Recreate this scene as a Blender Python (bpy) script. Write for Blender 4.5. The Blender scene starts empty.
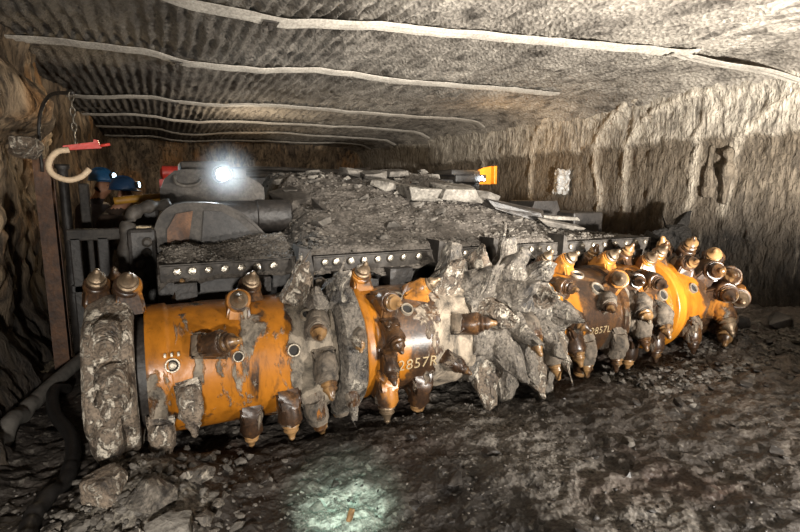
import bpy, bmesh, math, random
from mathutils import Vector, Matrix, noise
from math import sin, cos, pi, radians as R, exp
random.seed(11)
C = bpy.context.scene.collection
sc = bpy.context.scene
rnd = random.random
def U(a, b): return a + (b - a) * rnd()
def sm(a, b, x):
    t = max(0., min(1., (x - a) / (b - a))); return t * t * (3 - 2 * t)
def fr(x, y, z=0., oct=4): return noise.fractal(Vector((x, y, z)), 1.0, 2.1, oct)
def nz(x, y, z=0.): return noise.noise(Vector((x, y, z)))
def vor(x, y, z=0.): return noise.voronoi(Vector((x, y, z)))[0][0]
def ga(a, b): return exp(-(a * a + b * b))

# ------------------------------------------------------------------ materials
class NB:
    def __init__(s, name):
        s.m = bpy.data.materials.new(name); s.m.use_nodes = True
        s.t = s.m.node_tree; s.t.nodes.clear()
        s.out = s.n('ShaderNodeOutputMaterial'); s.p = s.n('ShaderNodeBsdfPrincipled')
        s.t.links.new(s.p.outputs[0], s.out.inputs[0])
        s.pos = s.n('ShaderNodeNewGeometry').outputs['Position']
    def n(s, k): return s.t.nodes.new(k)
    def l(s, a, b):
        if hasattr(a, 'links'): s.t.links.new(a, b)
        else:
            try: b.default_value = a
            except Exception: b.default_value = (*a, 1)
    def vec(s, st):
        m = s.n('ShaderNodeMapping'); s.l(s.pos, m.inputs[0]); m.inputs['Scale'].default_value = st; return m.outputs[0]
    def noise(s, sc_, det=4, ro=.55, st=(1, 1, 1), dist=0):
        k = s.n('ShaderNodeTexNoise'); s.l(s.vec(st), k.inputs['Vector'])
        k.inputs['Scale'].default_value = sc_; k.inputs['Detail'].default_value = det
        k.inputs['Roughness'].default_value = ro; k.inputs['Distortion'].default_value = dist; return k.outputs[0]
    def vor(s, sc_, st=(1, 1, 1), feat='F1', out='Distance'):
        k = s.n('ShaderNodeTexVoronoi'); k.feature = feat; s.l(s.vec(st), k.inputs['Vector']); k.inputs['Scale'].default_value = sc_
        return k.outputs[out]
    def ramp(s, f, st):
        k = s.n('ShaderNodeValToRGB'); s.l(f, k.inputs[0]); e = k.color_ramp.elements
        while len(e) < len(st): e.new(.5)
        for q, (p, c) in zip(e, st): q.position = p; q.color = (*c, 1) if not isinstance(c, (int, float)) else (c, c, c, 1)
        return k.outputs[0]
    def mix(s, f, a, b, mode='MIX'):
        k = s.n('ShaderNodeMix'); k.data_type = 'RGBA'; k.blend_type = mode
        s.l(f, k.inputs[0]); s.l(a, k.inputs[6]); s.l(b, k.inputs[7]); return k.outputs[2]
    def ma(s, op, a, b=0., clamp=False):
        k = s.n('ShaderNodeMath'); k.operation = op; k.use_clamp = clamp; s.l(a, k.inputs[0]); s.l(b, k.inputs[1]); return k.outputs[0]
    def xyz(s, i):
        k = s.n('ShaderNodeSeparateXYZ'); s.l(s.pos, k.inputs[0]); return k.outputs[i]
    def bump(s, h, st=.5, d=.02, nrm=None):
        k = s.n('ShaderNodeBump'); s.l(h, k.inputs['Height']); k.inputs['Strength'].default_value = st; k.inputs['Distance'].default_value = d
        if nrm is not None: s.l(nrm, k.inputs['Normal'])
        return k.outputs[0]
    def done(s, col, ro=.8, me=0., nrm=None, em=None, es=0., spec=None):
        s.l(col, s.p.inputs['Base Color']); s.l(ro, s.p.inputs['Roughness']); s.l(me, s.p.inputs['Metallic'])
        if nrm is not None: s.l(nrm, s.p.inputs['Normal'])
        if em is not None: s.l(em, s.p.inputs['Emission Color']); s.p.inputs['Emission Strength'].default_value = es
        if spec is not None: s.p.inputs['Specular IOR Level'].default_value = spec
        return s.m

def m_rock(name, dark, light, scale=3., bs=.6, bd=.03, ro=.85, fine=30., st=(1, 1, 1), spec=.3):
    b = NB(name)
    f = b.noise(scale, 6, .6, st); g = b.noise(fine, 4, .6, st)
    c = b.mix(b.ramp(f, [(.32, 0.), (.7, 1.)]), dark, light)
    c = b.mix(b.ramp(g, [(.3, .45), (.75, 1.)]), (0, 0, 0), c)
    n = b.bump(g, bs, bd); n = b.bump(b.vor(fine * .6, st), bs * .6, bd, n)
    return b.done(c, ro, 0., n, spec=spec)
def m_plain(name, col, ro=.6, me=0., var=.4, scale=14.):
    b = NB(name); f = b.noise(scale, 5, .6)
    c = b.mix(b.ramp(f, [(.3, 0.), (.7, 1.)]), tuple(x * (1 - var) for x in col), col)
    return b.done(c, ro, me, b.bump(b.noise(scale * 3, 4), .25, .01))
def m_emit(name, col, s):
    b = NB(name); return b.done(col, .5, 0., None, col, s)

def m_drum(name, mud=.5, x0=99., x1=100., rust=.5, xr0=99., xr1=100., hue=(.37, .132, .011), mudc=(.17, .14, .105)):
    """worn orange paint with rust and dried mud; both grow along the drum axis between the given x"""
    b = NB(name); X = b.xyz(0)
    def grow(a, c): 
        k = b.n('ShaderNodeMapRange'); b.l(X, k.inputs[0]); k.inputs[1].default_value = a; k.inputs[2].default_value = c; return k.outputs[0]
    big = b.noise(3.2, 5, .6, (1, 1, .55), .6); med = b.noise(9., 5, .6, (1, 1, .4)); fine = b.noise(60., 4, .6)
    paint = b.mix(b.ramp(med, [(.35, 0.), (.65, 1.)]), tuple(v * .62 for v in hue), hue)
    paint = b.mix(b.ramp(b.noise(22., 4, .7, (1, 1, .15)), [(.55, 0.), (.72, .7)]), paint, tuple(v * .3 for v in hue))
    rf = b.ma('ADD', b.ma('ADD', b.ma('MULTIPLY', big, .75), b.ma('MULTIPLY', med, .25)), b.ma('MULTIPLY', grow(xr0, xr1), .3))
    rm = b.ramp(rf, [(.74 - .3 * rust, 0.), (.79 - .3 * rust, 1.)])
    rv = b.ramp(b.noise(7., 6, .7, (1, 1, .35), .6), [(.32, (.016, .009, .006)), (.5, (.055, .028, .014)), (.62, (.12, .055, .018)), (.74, (.16, .11, .065))])
    rv = b.mix(b.ramp(fine, [(.35, .7), (.6, 0.)]), rv, (.012, .008, .006))
    c = b.mix(rm, paint, rv)
    mf = b.ma('ADD', b.noise(4.1, 6, .62, (1.3, 1, .6), .4), b.ma('MULTIPLY', grow(x0, x1), .4))
    mm = b.ramp(mf, [(.78 - .3 * mud, 0.), (.82 - .3 * mud, 1.)])
    mc = b.mix(b.ramp(b.noise(9., 6, .7, (1, 1, .6), .5), [(.36, 0.), (.60, 1.)]), tuple(v * .16 for v in mudc), tuple(v * 1.35 for v in mudc))
    c = b.mix(mm, c, mc)
    n = b.bump(mm, .5, .012); n = b.bump(b.ma('MULTIPLY', fine, b.ma('ADD', mm, .12)), .5, .012, n)
    ro = b.ramp(b.ma('ADD', mm, b.ma('MULTIPLY', fine, .2)), [(0., .28), (.25, .42), (.9, .85)])
    return b.done(c, ro, 0., n, spec=.5)

def m_mud(name, dark, mid, light, sc_=5., pale=.5):
    """layered clay: wet dark skin, matt middle tone and dried pale crust"""
    b = NB(name); f = b.noise(sc_, 7, .68, (1, 1, 1), .5); g = b.noise(sc_ * 2.6, 6, .65, (1, 1, .7), .8); h = b.noise(sc_ * 9, 5, .65)
    c = b.mix(b.ramp(f, [(.36, 0.), (.52, 1.)]), dark, mid)
    pm = b.ramp(g, [(.70 - .3 * pale, 0.), (.76 - .3 * pale, 1.)]); c = b.mix(pm, c, light)
    c = b.mix(b.ramp(h, [(.34, .75), (.55, 0.)]), c, tuple(v * .5 for v in dark))
    n = b.bump(pm, .6, .012); n = b.bump(g, .8, .03, n); n = b.bump(h, .9, .012, n)
    return b.done(c, b.ramp(f, [(.36, .38), (.56, .82)]), 0., n, spec=.5)
M = {}
# ceiling: pale cut rock, dimming of light towards the left painted into its colour
b = NB('ceiling_rock')
f = b.noise(1.1, 6, .62, (1, .7, 1)); g = b.noise(26., 6, .7, (1, .75, 1)); h = b.noise(5., 5, .6, (1.4, .5, 1))
c = b.mix(b.ramp(f, [(.3, 0.), (.62, 1.)]), (.22, .195, .165), (.52, .47, .40))
c = b.mix(b.ramp(h, [(.34, .8), (.5, 0.)]), c, (.07, .06, .05))
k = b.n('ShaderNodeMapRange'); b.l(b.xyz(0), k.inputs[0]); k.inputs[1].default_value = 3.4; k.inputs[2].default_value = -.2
left_dim = b.ma('MULTIPLY', k.outputs[0], b.ramp(b.noise(1.6, 5, .6), [(.2, .55), (.65, 1.)]))
c = b.mix(b.ma('MULTIPLY', left_dim, .80), c, (.04, .034, .029))
c = b.mix(b.ramp(g, [(.3, .55), (.7, 0.)]), c, (.03, .025, .02))
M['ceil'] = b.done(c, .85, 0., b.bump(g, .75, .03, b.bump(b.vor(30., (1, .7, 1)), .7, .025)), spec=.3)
# right wall: pale upper bed, brown middle bed, black lower bed, streaked from top to bottom
b = NB('wall_strata'); Z = b.xyz(2)
zz = b.ma('ADD', Z, b.ma('MULTIPLY', b.ma('SUBTRACT', b.noise(2.2, 5, .6, (1, 1, .6)), .5), .35))
k = b.n('ShaderNodeMapRange'); b.l(zz, k.inputs[0]); k.inputs[1].default_value = 0.; k.inputs[2].default_value = 3.
c = b.ramp(k.outputs[0], [(0., (.016, .014, .012)), (.33, (.022, .019, .016)), (.44, (.12, .10, .078)), (.55, (.21, .172, .128)), (.745, (.185, .15, .11)), (.768, (.50, .445, .365)), (1., (.56, .505, .42))])
s1 = b.noise(16., 5, .65, (1, 1, .16), .8); s2 = b.noise(34., 4, .6, (1, 1, .3), .5)
c = b.mix(b.ramp(s1, [(.36, .72), (.52, 0.)]), c, (.04, .033, .026))
low = b.ramp(k.outputs[0], [(.36, 1.), (.46, 0.)])
c = b.mix(b.ma('MULTIPLY', low, b.ramp(b.noise(11., 5, .7, (1, 1, .12)), [(.60, 0.), (.72, .6)])), c, (.26, .225, .18))
c = b.mix(b.ramp(b.noise(1.7, 4), [(.35, .3), (.6, 0.)]), c, (.1, .075, .05))
k = b.n('ShaderNodeAttribute'); k.attribute_name = 'arc_pale'; c = b.mix(b.ma('MULTIPLY', k.outputs['Fac'], .9), c, (.60, .53, .43))  # paler colour along the wall arcs
ed = b.n('ShaderNodeTexVoronoi'); ed.feature = 'F1'; wv = b.n('ShaderNodeVectorMath'); wv.operation = 'ADD'; nn = b.n('ShaderNodeTexNoise'); b.l(b.pos, nn.inputs['Vector']); nn.inputs['Scale'].default_value = 9.
ws_ = b.n('ShaderNodeVectorMath'); ws_.operation = 'SCALE'; b.l(nn.outputs['Color'], ws_.inputs[0]); ws_.inputs['Scale'].default_value = .12
b.l(b.pos, wv.inputs[0]); b.l(ws_.outputs[0], wv.inputs[1]); mp = b.n('ShaderNodeMapping'); b.l(wv.outputs[0], mp.inputs[0]); mp.inputs['Scale'].default_value = (1, 1, .42)
b.l(mp.outputs[0], ed.inputs['Vector']); ed.inputs['Scale'].default_value = 21.
c = b.mix(b.ramp(ed.outputs['Distance'], [(.45, 0.), (.8, .38)]), c, (.05, .04, .03))
M['wallR'] = b.done(c, .85, 0., b.bump(b.ma('SUBTRACT', 1., ed.outputs['Distance']), .55, .03, b.bump(s1, .7, .04, b.bump(s2, 1., .03))), spec=.25)
# left wall: brown fractured rock with ochre patches
b = NB('wall_brown'); Z = b.xyz(2)
f = b.noise(2.6, 6, .65, (1, 1, .35), .5); g = b.noise(13., 6, .65, (1, 1, .25), .6)
c = b.mix(b.ramp(f, [(.35, 0.), (.65, 1.)]), (.07, .05, .035), (.40, .29, .18))
c = b.mix(b.ramp(b.noise(1.6, 3, .5, (1, 1, .5)), [(.55, 0.), (.66, .7)]), c, (.40, .20, .07))
c = b.mix(b.ramp(g, [(.36, .85), (.56, 0.)]), c, (.018, .014, .011))
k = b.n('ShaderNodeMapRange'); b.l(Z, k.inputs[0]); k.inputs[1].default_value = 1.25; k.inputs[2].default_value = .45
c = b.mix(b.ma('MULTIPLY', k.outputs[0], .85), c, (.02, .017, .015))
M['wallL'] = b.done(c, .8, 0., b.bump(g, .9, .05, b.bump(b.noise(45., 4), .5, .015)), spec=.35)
# floor: wet black fines with grey gravel and a paler trail along the heading
b = NB('floor_fines'); X = b.xyz(0); Y = b.xyz(1)
f = b.noise(1.7, 6, .62); g = b.noise(38., 5, .65); v = b.vor(34.)
c = b.mix(b.ramp(f, [(.36, 0.), (.66, 1.)]), (.016, .0135, .012), (.052, .042, .034))
k = b.n('ShaderNodeMapRange'); b.l(b.ma('ABSOLUTE', b.ma('SUBTRACT', b.ma('ADD', X, b.ma('MULTIPLY', b.noise(2.4, 4), .6)), 2.28)), k.inputs[0])
k.inputs[1].default_value = .45; k.inputs[2].default_value = .1
c = b.mix(b.ma('MULTIPLY', k.outputs[0], b.ramp(g, [(.4, .15), (.62, .9)])), c, (.20, .18, .155))
k2 = b.n('ShaderNodeMapRange'); b.l(X, k2.inputs[0]); k2.inputs[1].default_value = 2.6; k2.inputs[2].default_value = 4.2
c = b.mix(b.ma('MULTIPLY', k2.outputs[0], b.ramp(b.noise(6., 5), [(.40, .0), (.62, .8)])), c, (.12, .098, .08))
c = b.mix(b.ramp(b.noise(.9, 3), [(.56, 0.), (.66, .5)]), c, (.055, .03, .02))
cap_pool = b.ma('ADD', b.ma('POWER', b.ma('DIVIDE', b.ma('SUBTRACT', X, .74), .26), 2.), b.ma('POWER', b.ma('DIVIDE', b.ma('SUBTRACT', Y, 2.22), .24), 2.))  # pool of cap light painted into the floor as a paler patch
cap_pool = b.ramp(b.ma('ADD', cap_pool, b.ma('MULTIPLY', b.ma('SUBTRACT', b.noise(7., 6, .7), .5), 3.)), [(.25, 1.), (1., 0.)])
c = b.mix(b.ma('MULTIPLY', cap_pool, b.ramp(g, [(.35, .3), (.6, .95)])), c, (.36, .34, .30))
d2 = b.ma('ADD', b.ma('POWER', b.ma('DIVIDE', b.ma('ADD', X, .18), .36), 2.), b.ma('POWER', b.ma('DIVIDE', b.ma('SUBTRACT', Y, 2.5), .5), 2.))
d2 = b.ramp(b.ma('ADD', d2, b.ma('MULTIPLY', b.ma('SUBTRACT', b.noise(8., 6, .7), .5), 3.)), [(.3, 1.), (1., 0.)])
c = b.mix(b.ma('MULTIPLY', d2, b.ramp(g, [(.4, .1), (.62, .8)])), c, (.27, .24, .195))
rc = b.vor(46., out='Color'); sp = b.n('ShaderNodeSeparateColor'); b.l(rc, sp.inputs[0])
c = b.mix(b.ramp(sp.outputs[0], [(.90, 0.), (.95, .6)]), c, (.14, .125, .105))
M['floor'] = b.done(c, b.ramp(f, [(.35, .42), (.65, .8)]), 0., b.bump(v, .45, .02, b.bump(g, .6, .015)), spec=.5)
M['black'] = m_rock('black_rock', (.012, .011, .010), (.04, .034, .028), 2., .8, .05)
M['rubble'] = m_rock('rubble_grey', (.085, .073, .062), (.19, .165, .14), 5., .8, .02, .85, 45.)
M['stone'] = m_rock('stone_grey', (.085, .076, .066), (.24, .215, .185), 5., .5, .012, .8, 24.)
M['heapstone'] = m_rock('heap_stone', (.08, .07, .06), (.21, .185, .155), 5., .5, .012, .85, 24.)
M['slab'] = m_rock('slab_pale', (.13, .115, .098), (.36, .33, .285), 6., .8, .02, .85, 26.)
M['coal'] = m_rock('dark_stone', (.014, .012, .011), (.07, .058, .048), 7., .6, .012, .5, 30., spec=.5)
M['mud'] = m_mud('grey_mud', (.03, .026, .023), (.20, .172, .14), (.40, .355, .29), 6., .5)
M['palemud'] = m_mud('pale_mud', (.035, .026, .02), (.24, .185, .135), (.62, .55, .45), 7., .62)
M['steel'] = m_rock('dusty_steel', (.030, .026, .023), (.10, .086, .072), 6., .35, .008, .6, 40.)
M['darksteel'] = m_rock('dark_steel', (.012, .010, .009), (.05, .042, .036), 5., .4, .01, .55, 40., spec=.5)
M['rust'] = m_rock('rusted_steel', (.045, .02, .01), (.20, .085, .03), 7., .4, .008, .6, 40., spec=.45)
M['strap'] = m_rock('strap_steel', (.36, .325, .28), (.62, .57, .49), 4., .25, .006, .6, 50.)
M['carbide'] = m_plain('pick_steel', (.25, .18, .115), .45, .65, .5, 25.)
M['blockO'] = m_drum('block_orange', .55, rust=.9, hue=(.42, .17, .03))
M['blockR'] = m_drum('block_rusty', .75, rust=1.35, hue=(.26, .11, .025), mudc=(.15, .115, .08))
M['blockM'] = m_drum('block_muddy', 1.35, rust=1.1, mudc=(.125, .10, .075))
M['bolt'] = m_plain('bolt_worn_steel', (.55, .50, .42), .32, .9, .4, 60.)
M['ring'] = m_plain('bushing_steel', (.42, .36, .28), .4, .6, .5, 40.)
M['hole'] = m_plain('bore_black', (.012, .01, .008), .8)
M['hose'] = m_plain('hose_grey', (.19, .175, .155), .55, 0., .5, 18.)
M['hoseb'] = m_plain('hose_black', (.022, .02, .019), .42, 0., .5, 20.)
M['red'] = m_plain('red_paint', (.55, .045, .03), .45, 0., .35)
M['rope'] = m_plain('cream_hose', (.62, .47, .31), .7, 0., .3, 40.)
M['amber'] = m_plain('amber_paint', (.65, .25, .015), .45, 0., .3, 9.)
M['yellow'] = m_plain('ochre_rail', (.50, .25, .03), .5, 0., .5)
M['chain'] = m_plain('chain_steel', (.22, .19, .15), .45, .7, .4)
M['overall'] = m_plain('overall_cloth', (.05, .042, .045), .9, 0., .4)
M['brownjacket'] = m_plain('jacket_cloth', (.045, .025, .015), .9, 0., .4)
M['skin'] = m_plain('skin', (.40, .20, .12), .55, 0., .25, 30.)
M['bluehat'] = m_plain('helmet_blue', (.02, .11, .26), .32, 0., .25)
M['blackhat'] = m_plain('helmet_navy', (.015, .05, .12), .32, 0., .25)
M['boot'] = m_plain('boot_rubber', (.015, .014, .013), .5)
M['lens'] = m_emit('lamp_lens', (.86, .95, 1.), 40.)
M['lensc'] = m_emit('cap_lens', (.55, .82, 1.), 14.)
M['weld'] = m_plain('weld_bead', (.56, .43, .25), .45, .35, .35, 50.)
b = NB('clear_plastic'); M['plastic'] = b.done(b.mix(b.noise(16., 4), (.30, .29, .28), (.8, .8, .78)), .22, 0., b.bump(b.noise(14., 5), .8, .03)); b.p.inputs['Transmission Weight'].default_value = .35

# ------------------------------------------------------------------ builders
def obj(name, verts, faces, m, parent=None, smooth=True, org=None):
    """one mesh object; verts are world coordinates, org = origin (world)"""
    o0 = Vector(org) if org is not None else (parent_origin(parent) if parent else Vector((0, 0, 0)))
    me = bpy.data.meshes.new(name); me.from_pydata([tuple(Vector(v) - o0) for v in verts], [], faces)
    for x in (m if isinstance(m, (list, tuple)) else [m]): me.materials.append(x)
    if smooth: me.polygons.foreach_set('use_smooth', [True] * len(me.polygons))
    me.update()
    o = bpy.data.objects.new(name, me); C.objects.link(o)
    if parent: o.parent = parent; o.location = o0 - parent_origin(parent)
    else: o.location = o0
    return o
def parent_origin(p):
    v = Vector((0, 0, 0))
    while p: v += p.location; p = p.parent
    return v
def tag(o, label=None, cat=None, group=None, kind=None):
    if label: o['label'] = label
    if cat: o['category'] = cat
    if group: o['group'] = group
    if kind: o['kind'] = kind
    return o
def empty(name, loc, label, cat, group=None):
    o = bpy.data.objects.new(name, None); C.objects.link(o); o.location = loc; o.empty_display_size = .1
    return tag(o, label, cat, group)
def from_bm(name, bm, m, parent=None, smooth=False, org=None):
    vs = [v.co.copy() for v in bm.verts]; bm.verts.index_update(); fs = [[v.index for v in f.verts] for f in bm.faces]; bm.free()
    return obj(name, vs, fs, m, parent, smooth, org)
def autosmooth(o, ang=35):
    me = o.data; bm = bmesh.new(); bm.from_mesh(me); a = R(ang)
    for e in bm.edges:
        if len(e.link_faces) == 2 and e.calc_face_angle(0) > a: e.smooth = False
    for f in bm.faces: f.smooth = True
    bm.to_mesh(me); bm.free(); return o
class G:
    """collects shapes into one mesh"""
    def __init__(s): s.v = []; s.f = []
    def add(s, vs, fs, mtx=None):
        k = len(s.v); s.v += [(mtx @ Vector(v)) if mtx else Vector(v) for v in vs]; s.f += [[i + k for i in f] for f in fs]; return s
    def box(s, a, b_, mtx=None, bev=0.0):
        bm = bmesh.new(); bmesh.ops.create_cube(bm, size=1)
        for v in bm.verts: v.co = Vector([a[i] if v.co[i] < 0 else b_[i] for i in range(3)])
        if bev: bmesh.ops.bevel(bm, geom=bm.edges[:], offset=bev, segments=2, affect='EDGES', profile=.5)
        bm.verts.index_update()
        s.add([v.co.copy() for v in bm.verts], [[v.index for v in f.verts] for f in bm.faces], mtx); bm.free(); return s
    def prism(s, poly, axis_from, axis_to, mtx=None):
        """poly in (x,z), extruded along y from..to"""
        n = len(poly); vs = [(x, axis_from, z) for x, z in poly] + [(x, axis_to, z) for x, z in poly]
        fs = [list(range(n))[::-1], list(range(n, 2 * n))] + [[i, (i + 1) % n, n + (i + 1) % n, n + i] for i in range(n)]
        return s.add(vs, fs, mtx)
    def lathe(s, prof, seg=16, mtx=None):
        """prof (r, h) about local z"""
        vs = []; fs = []
        for r, h in prof:
            for i in range(seg): a = 2 * pi * i / seg; vs.append((r * cos(a), r * sin(a), h))
        for j in range(len(prof) - 1):
            for i in range(seg):
                a = j * seg + i; c = j * seg + (i + 1) % seg; fs.append([a, c, c + seg, a + seg])
        fs.append(list(range(seg))[::-1]); k = (len(prof) - 1) * seg; fs.append(list(range(k, k + seg)))
        return s.add(vs, fs, mtx)
    def tube(s, pts, r, seg=10, rf=None):
        pts = [Vector(p) for p in pts]; n = len(pts); vs = []; fs = []; up = Vector((.3, .2, 1)).normalized()
        for i, p in enumerate(pts):
            d = (pts[min(i + 1, n - 1)] - pts[max(i - 1, 0)]).normalized()
            u = d.cross(up); u = u.normalized() if u.length > 1e-3 else d.cross(Vector((1, 0, 0))).normalized()
            w = u.cross(d); rr = r if rf is None else rf(i / (n - 1))
            for k in range(seg): a = 2 * pi * k / seg; vs.append(p + (u * cos(a) + w * sin(a)) * rr)
        for i in range(n - 1):
            for k in range(seg): a = i * seg + k; c = i * seg + (k + 1) % seg; fs.append([a, c, c + seg, a + seg])
        fs.append(list(range(seg))[::-1]); fs.append([(n - 1) * seg + k for k in range(seg)])
        return s.add(vs, fs)
    def out(s, name, m, parent=None, smooth=False, org=None, rough=0., rs=6.):
        if rough:
            s.v = [v + Vector((nz(v.x * rs, v.y * rs, v.z * rs), nz(v.y * rs + 9, v.z * rs, v.x * rs), nz(v.z * rs, v.x * rs + 5, v.y * rs))) * rough for v in s.v]
        return obj(name, s.v, s.f, m, parent, smooth, org)
def spline(pts, n=10):
    P = [Vector(p) for p in pts]; P = [P[0] * 2 - P[1]] + P + [P[-1] * 2 - P[-2]]; o = []
    for i in range(1, len(P) - 2):
        for k in range(n):
            t = k / n; a, b_, c_, d = P[i - 1:i + 3]
            o.append(.5 * ((2 * b_) + (c_ - a) * t + (2 * a - 5 * b_ + 4 * c_ - d) * t * t + (3 * b_ - a - 3 * c_ + d) * t ** 3))
    return o + [P[-2]]
def gridmesh(name, us, vs, fn, m, parent=None, flip=False, smooth=True):
    V = [fn(u, v) for v in vs for u in us]; n = len(us); F = []
    for j in range(len(vs) - 1):
        for i in range(n - 1):
            a = j * n + i; q = [a, a + 1, a + n + 1, a + n]; F.append(q[::-1] if flip else q)
    return obj(name, V, F, m, parent, smooth)
def steps(a, b_, s0, grow=1.0, smax=9):
    o = [a]; s = s0
    while o[-1] < b_: o.append(o[-1] + s); s = min(s * grow, smax)
    return o
def hullrock(sx, sy, sz, seed, n=16, sub=True, boxy=False):
    """angular broken rock as (verts, faces) around the origin"""
    rg = random.Random(seed); bm = bmesh.new()
    for i in range(n):
        v = Vector((rg.uniform(-1, 1), rg.uniform(-1, 1), rg.uniform(-1, 1)))
        v = v / max(abs(v.x), abs(v.y), abs(v.z)) * rg.uniform(.75, 1.)
        bm.verts.new((v.x * sx, v.y * sy, v.z * sz))
    if boxy:
        for v in bm.verts[:]: bm.verts.remove(v)
        for k in range(8):
            q = [1 if k >> a & 1 else -1 for a in range(3)]
            bm.verts.new((q[0] * sx * rg.uniform(.5, 1.1), q[1] * sy * rg.uniform(.55, 1.1), q[2] * sz * rg.uniform(.45, 1.1)))
        for k in range(3): bm.verts.new((sx * rg.uniform(-1.1, 1.1), sy * rg.choice((-1.05, 1.05)), sz * rg.uniform(-.6, .9)))
    bmesh.ops.convex_hull(bm, input=bm.verts[:])
    for v in [v for v in bm.verts if not v.link_faces]: bm.verts.remove(v)
    bmesh.ops.bevel(bm, geom=bm.edges[:], offset=min(sx, sy, sz) * .09, segments=1, affect='EDGES')
    if sub:
        bmesh.ops.triangulate(bm, faces=bm.faces[:])
        bmesh.ops.subdivide_edges(bm, edges=bm.edges[:], cuts=1, use_grid_fill=True)
        d = min(sx, sy, sz)
        for v in bm.verts:
            q = v.co / max(d, .02)
            v.co += Vector((nz(q.x * 2 + seed, q.y * 2, q.z * 2), nz(q.y * 2, q.z * 2 + seed, q.x * 2), nz(q.z * 2, q.x * 2, q.y * 2 + seed))) * d * .14
    bm.verts.index_update(); vs = [v.co.copy() for v in bm.verts]; fs = [[v.index for v in f.verts] for f in bm.faces]; bm.free()
    return vs, fs
ICO = None
def pebbles(name, pts, m):
    """many small stones as one mesh: pts = (x, y, z, size, flat)"""
    global ICO
    if ICO is None:
        bm = bmesh.new(); bmesh.ops.create_icosphere(bm, subdivisions=1, radius=1); bm.verts.index_update()
        ICO = ([v.co.copy() for v in bm.verts], [[v.index for v in f.verts] for f in bm.faces]); bm.free()
    V = []; F = []
    for x, y, z, s, fl in pts:
        k = len(V); a = U(0, 6.28); t = U(-.5, .5); mt = Matrix.Rotation(a, 3, 'Z') @ Matrix.Rotation(t, 3, 'X')
        sx, sy, sz = s * U(.7, 1.3), s * U(.6, 1.), s * fl * U(.6, 1.1)
        for v in ICO[0]:
            j = U(.72, 1.15); V.append(mt @ Vector((v.x * sx * j, v.y * sy * j, v.z * sz * j)) + Vector((x, y, z)))
        F += [[i + k for i in f] for f in ICO[1]]
    return obj(name, V, F, m, None, False)

# ------------------------------------------------------------------ the heading (setting)
def floor_h(x, y):
    h = .05 * fr(x * .9, y * .9) + .028 * fr(x * 4, y * 4, 3.) + .018 * fr(x * 13, y * 13, 7., 3)
    c = .25 + .9 * sm(3.6, 5.0, x)
    h += c * .05 * (vor(x * 5, y * 5, 2.) - .3) + .018 * (vor(x * 14, y * 14, 5.) - .3)
    h += .03 * abs(nz(x * 2.2 + y * 3, y * 9., 9.)) + .02 * abs(nz(x * 8., y * 16., 4.)) * (1 - sm(2.9, 3.4, y))
    h += .17 * ga((x + .2) / .28, (y - 2.72) / .34) + .10 * ga((x + .1) / .35, (y - 2.3) / .3)
    h += (.05 * vor(x * 7, y * 7, 1.)) * ga((x + .2) / .5, (y - 2.6) / .55)
    h += .16 * sm(5.0, 6.3, x) + .12 * sm(4.2, 5.4, x) * sm(2.2, 3.1, y)
    h += .10 * sm(-.75, -1.2, x) - .07 * ga(0, (y - 3.35) / .45) * sm(-.1, .2, x) * (1 - sm(4.6, 5.0, x))
    return h - .02
xs = [-2.2 + .02 * i for i in range(440)]
ys = steps(.2, 17.5, .018, 1.0) if False else steps(.2, 3.8, .02) + steps(3.83, 17.6, .04, 1.025, .4)
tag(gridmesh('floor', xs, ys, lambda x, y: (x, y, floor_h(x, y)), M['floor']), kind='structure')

def ceil_z(x, y, groove=True):
    z = 3.05 + .05 * sm(.4, -.1, x) - .055 * ga((x - .9) / .8, 0) - .04 * sm(1.8, .3, x) + .05 * fr(x * .5, y * .5, 4.) + .012 * fr(x * 3, y * 2, 1.)
    z -= .30 * max(0, (x - 5.75) / .65) ** 2.2
    if groove:
        w = x + .02 * nz(x * 2, y * 1.2) ; g = abs(sin(pi * w / .115))
        a = sm(-.35, .25, nz(x * 1.1, y * .8, 8.)) * (1 - .75 * sm(3.6, 5.0, x))
        z += .055 * (g - .5) * (.42 + .58 * a) +   .03 * fr(x * 7, y * 4, 3.) + .012 * fr(x * 22, y * 14, 3., 3) + .03 * abs(fr(x * 2.2 + y * 1.5, y * .8, 6.))
        z += .01 * abs(sin(pi * y / .10 + 3 * nz(x * 3, y))) * a
    return z
xs = [-2.2 + .023 * i for i in range(380)]
ys = steps(.0, 17.6, .03, 1.012, .16)
tag(gridmesh('ceiling', xs, ys, lambda x, y: (x, y, ceil_z(x, y)), M['ceil'], flip=True), kind='structure')

ARCS = [[(7.64, 1.2), (7.64, 2.34), (7.4, 2.75), (6.7, 3.0)], [(6.0, .9), (6.02, 1.5), (6.16, 2.08), (5.93, 2.6), (5.48, 2.85), (4.9, 2.95)],
        [(5.49, .9), (5.56, 2.05), (5.41, 2.41), (5.13, 2.66), (4.6, 2.8), (4.15, 2.83)], [(4.46, 1.2), (4.42, 1.7), (4.38, 2.3), (4.15, 2.62), (3.85, 2.78)],
        [(3.98, 1.3), (3.95, 2.0), (3.7, 2.4), (3.2, 2.66), (2.6, 2.75)], [(9.3, 1.2), (9.3, 2.3), (9., 2.75), (8.3, 3.)]]
ARCS = [[(v.x, v.y) for v in spline([(a, c, 0) for a, c in A], 8)] for A in ARCS]
def arc_d(y, z):
    best = 9; kk = 0
    for n_, A in enumerate(ARCS):
        if ABOX[n_][0] < y < ABOX[n_][1]:
            for i in range(len(A) - 1):
                (ax, ay), (bx, by) = A[i], A[i + 1]; L = (bx - ax) ** 2 + (by - ay) ** 2 or 1e-6
                t = max(0, min(1, ((y - ax) * (bx - ax) + (z - ay) * (by - ay)) / L))
                m = math.hypot(y - ax - t * (bx - ax), z - ay - t * (by - ay))
                if m < best: best = m; kk = n_
    return best, kk
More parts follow.
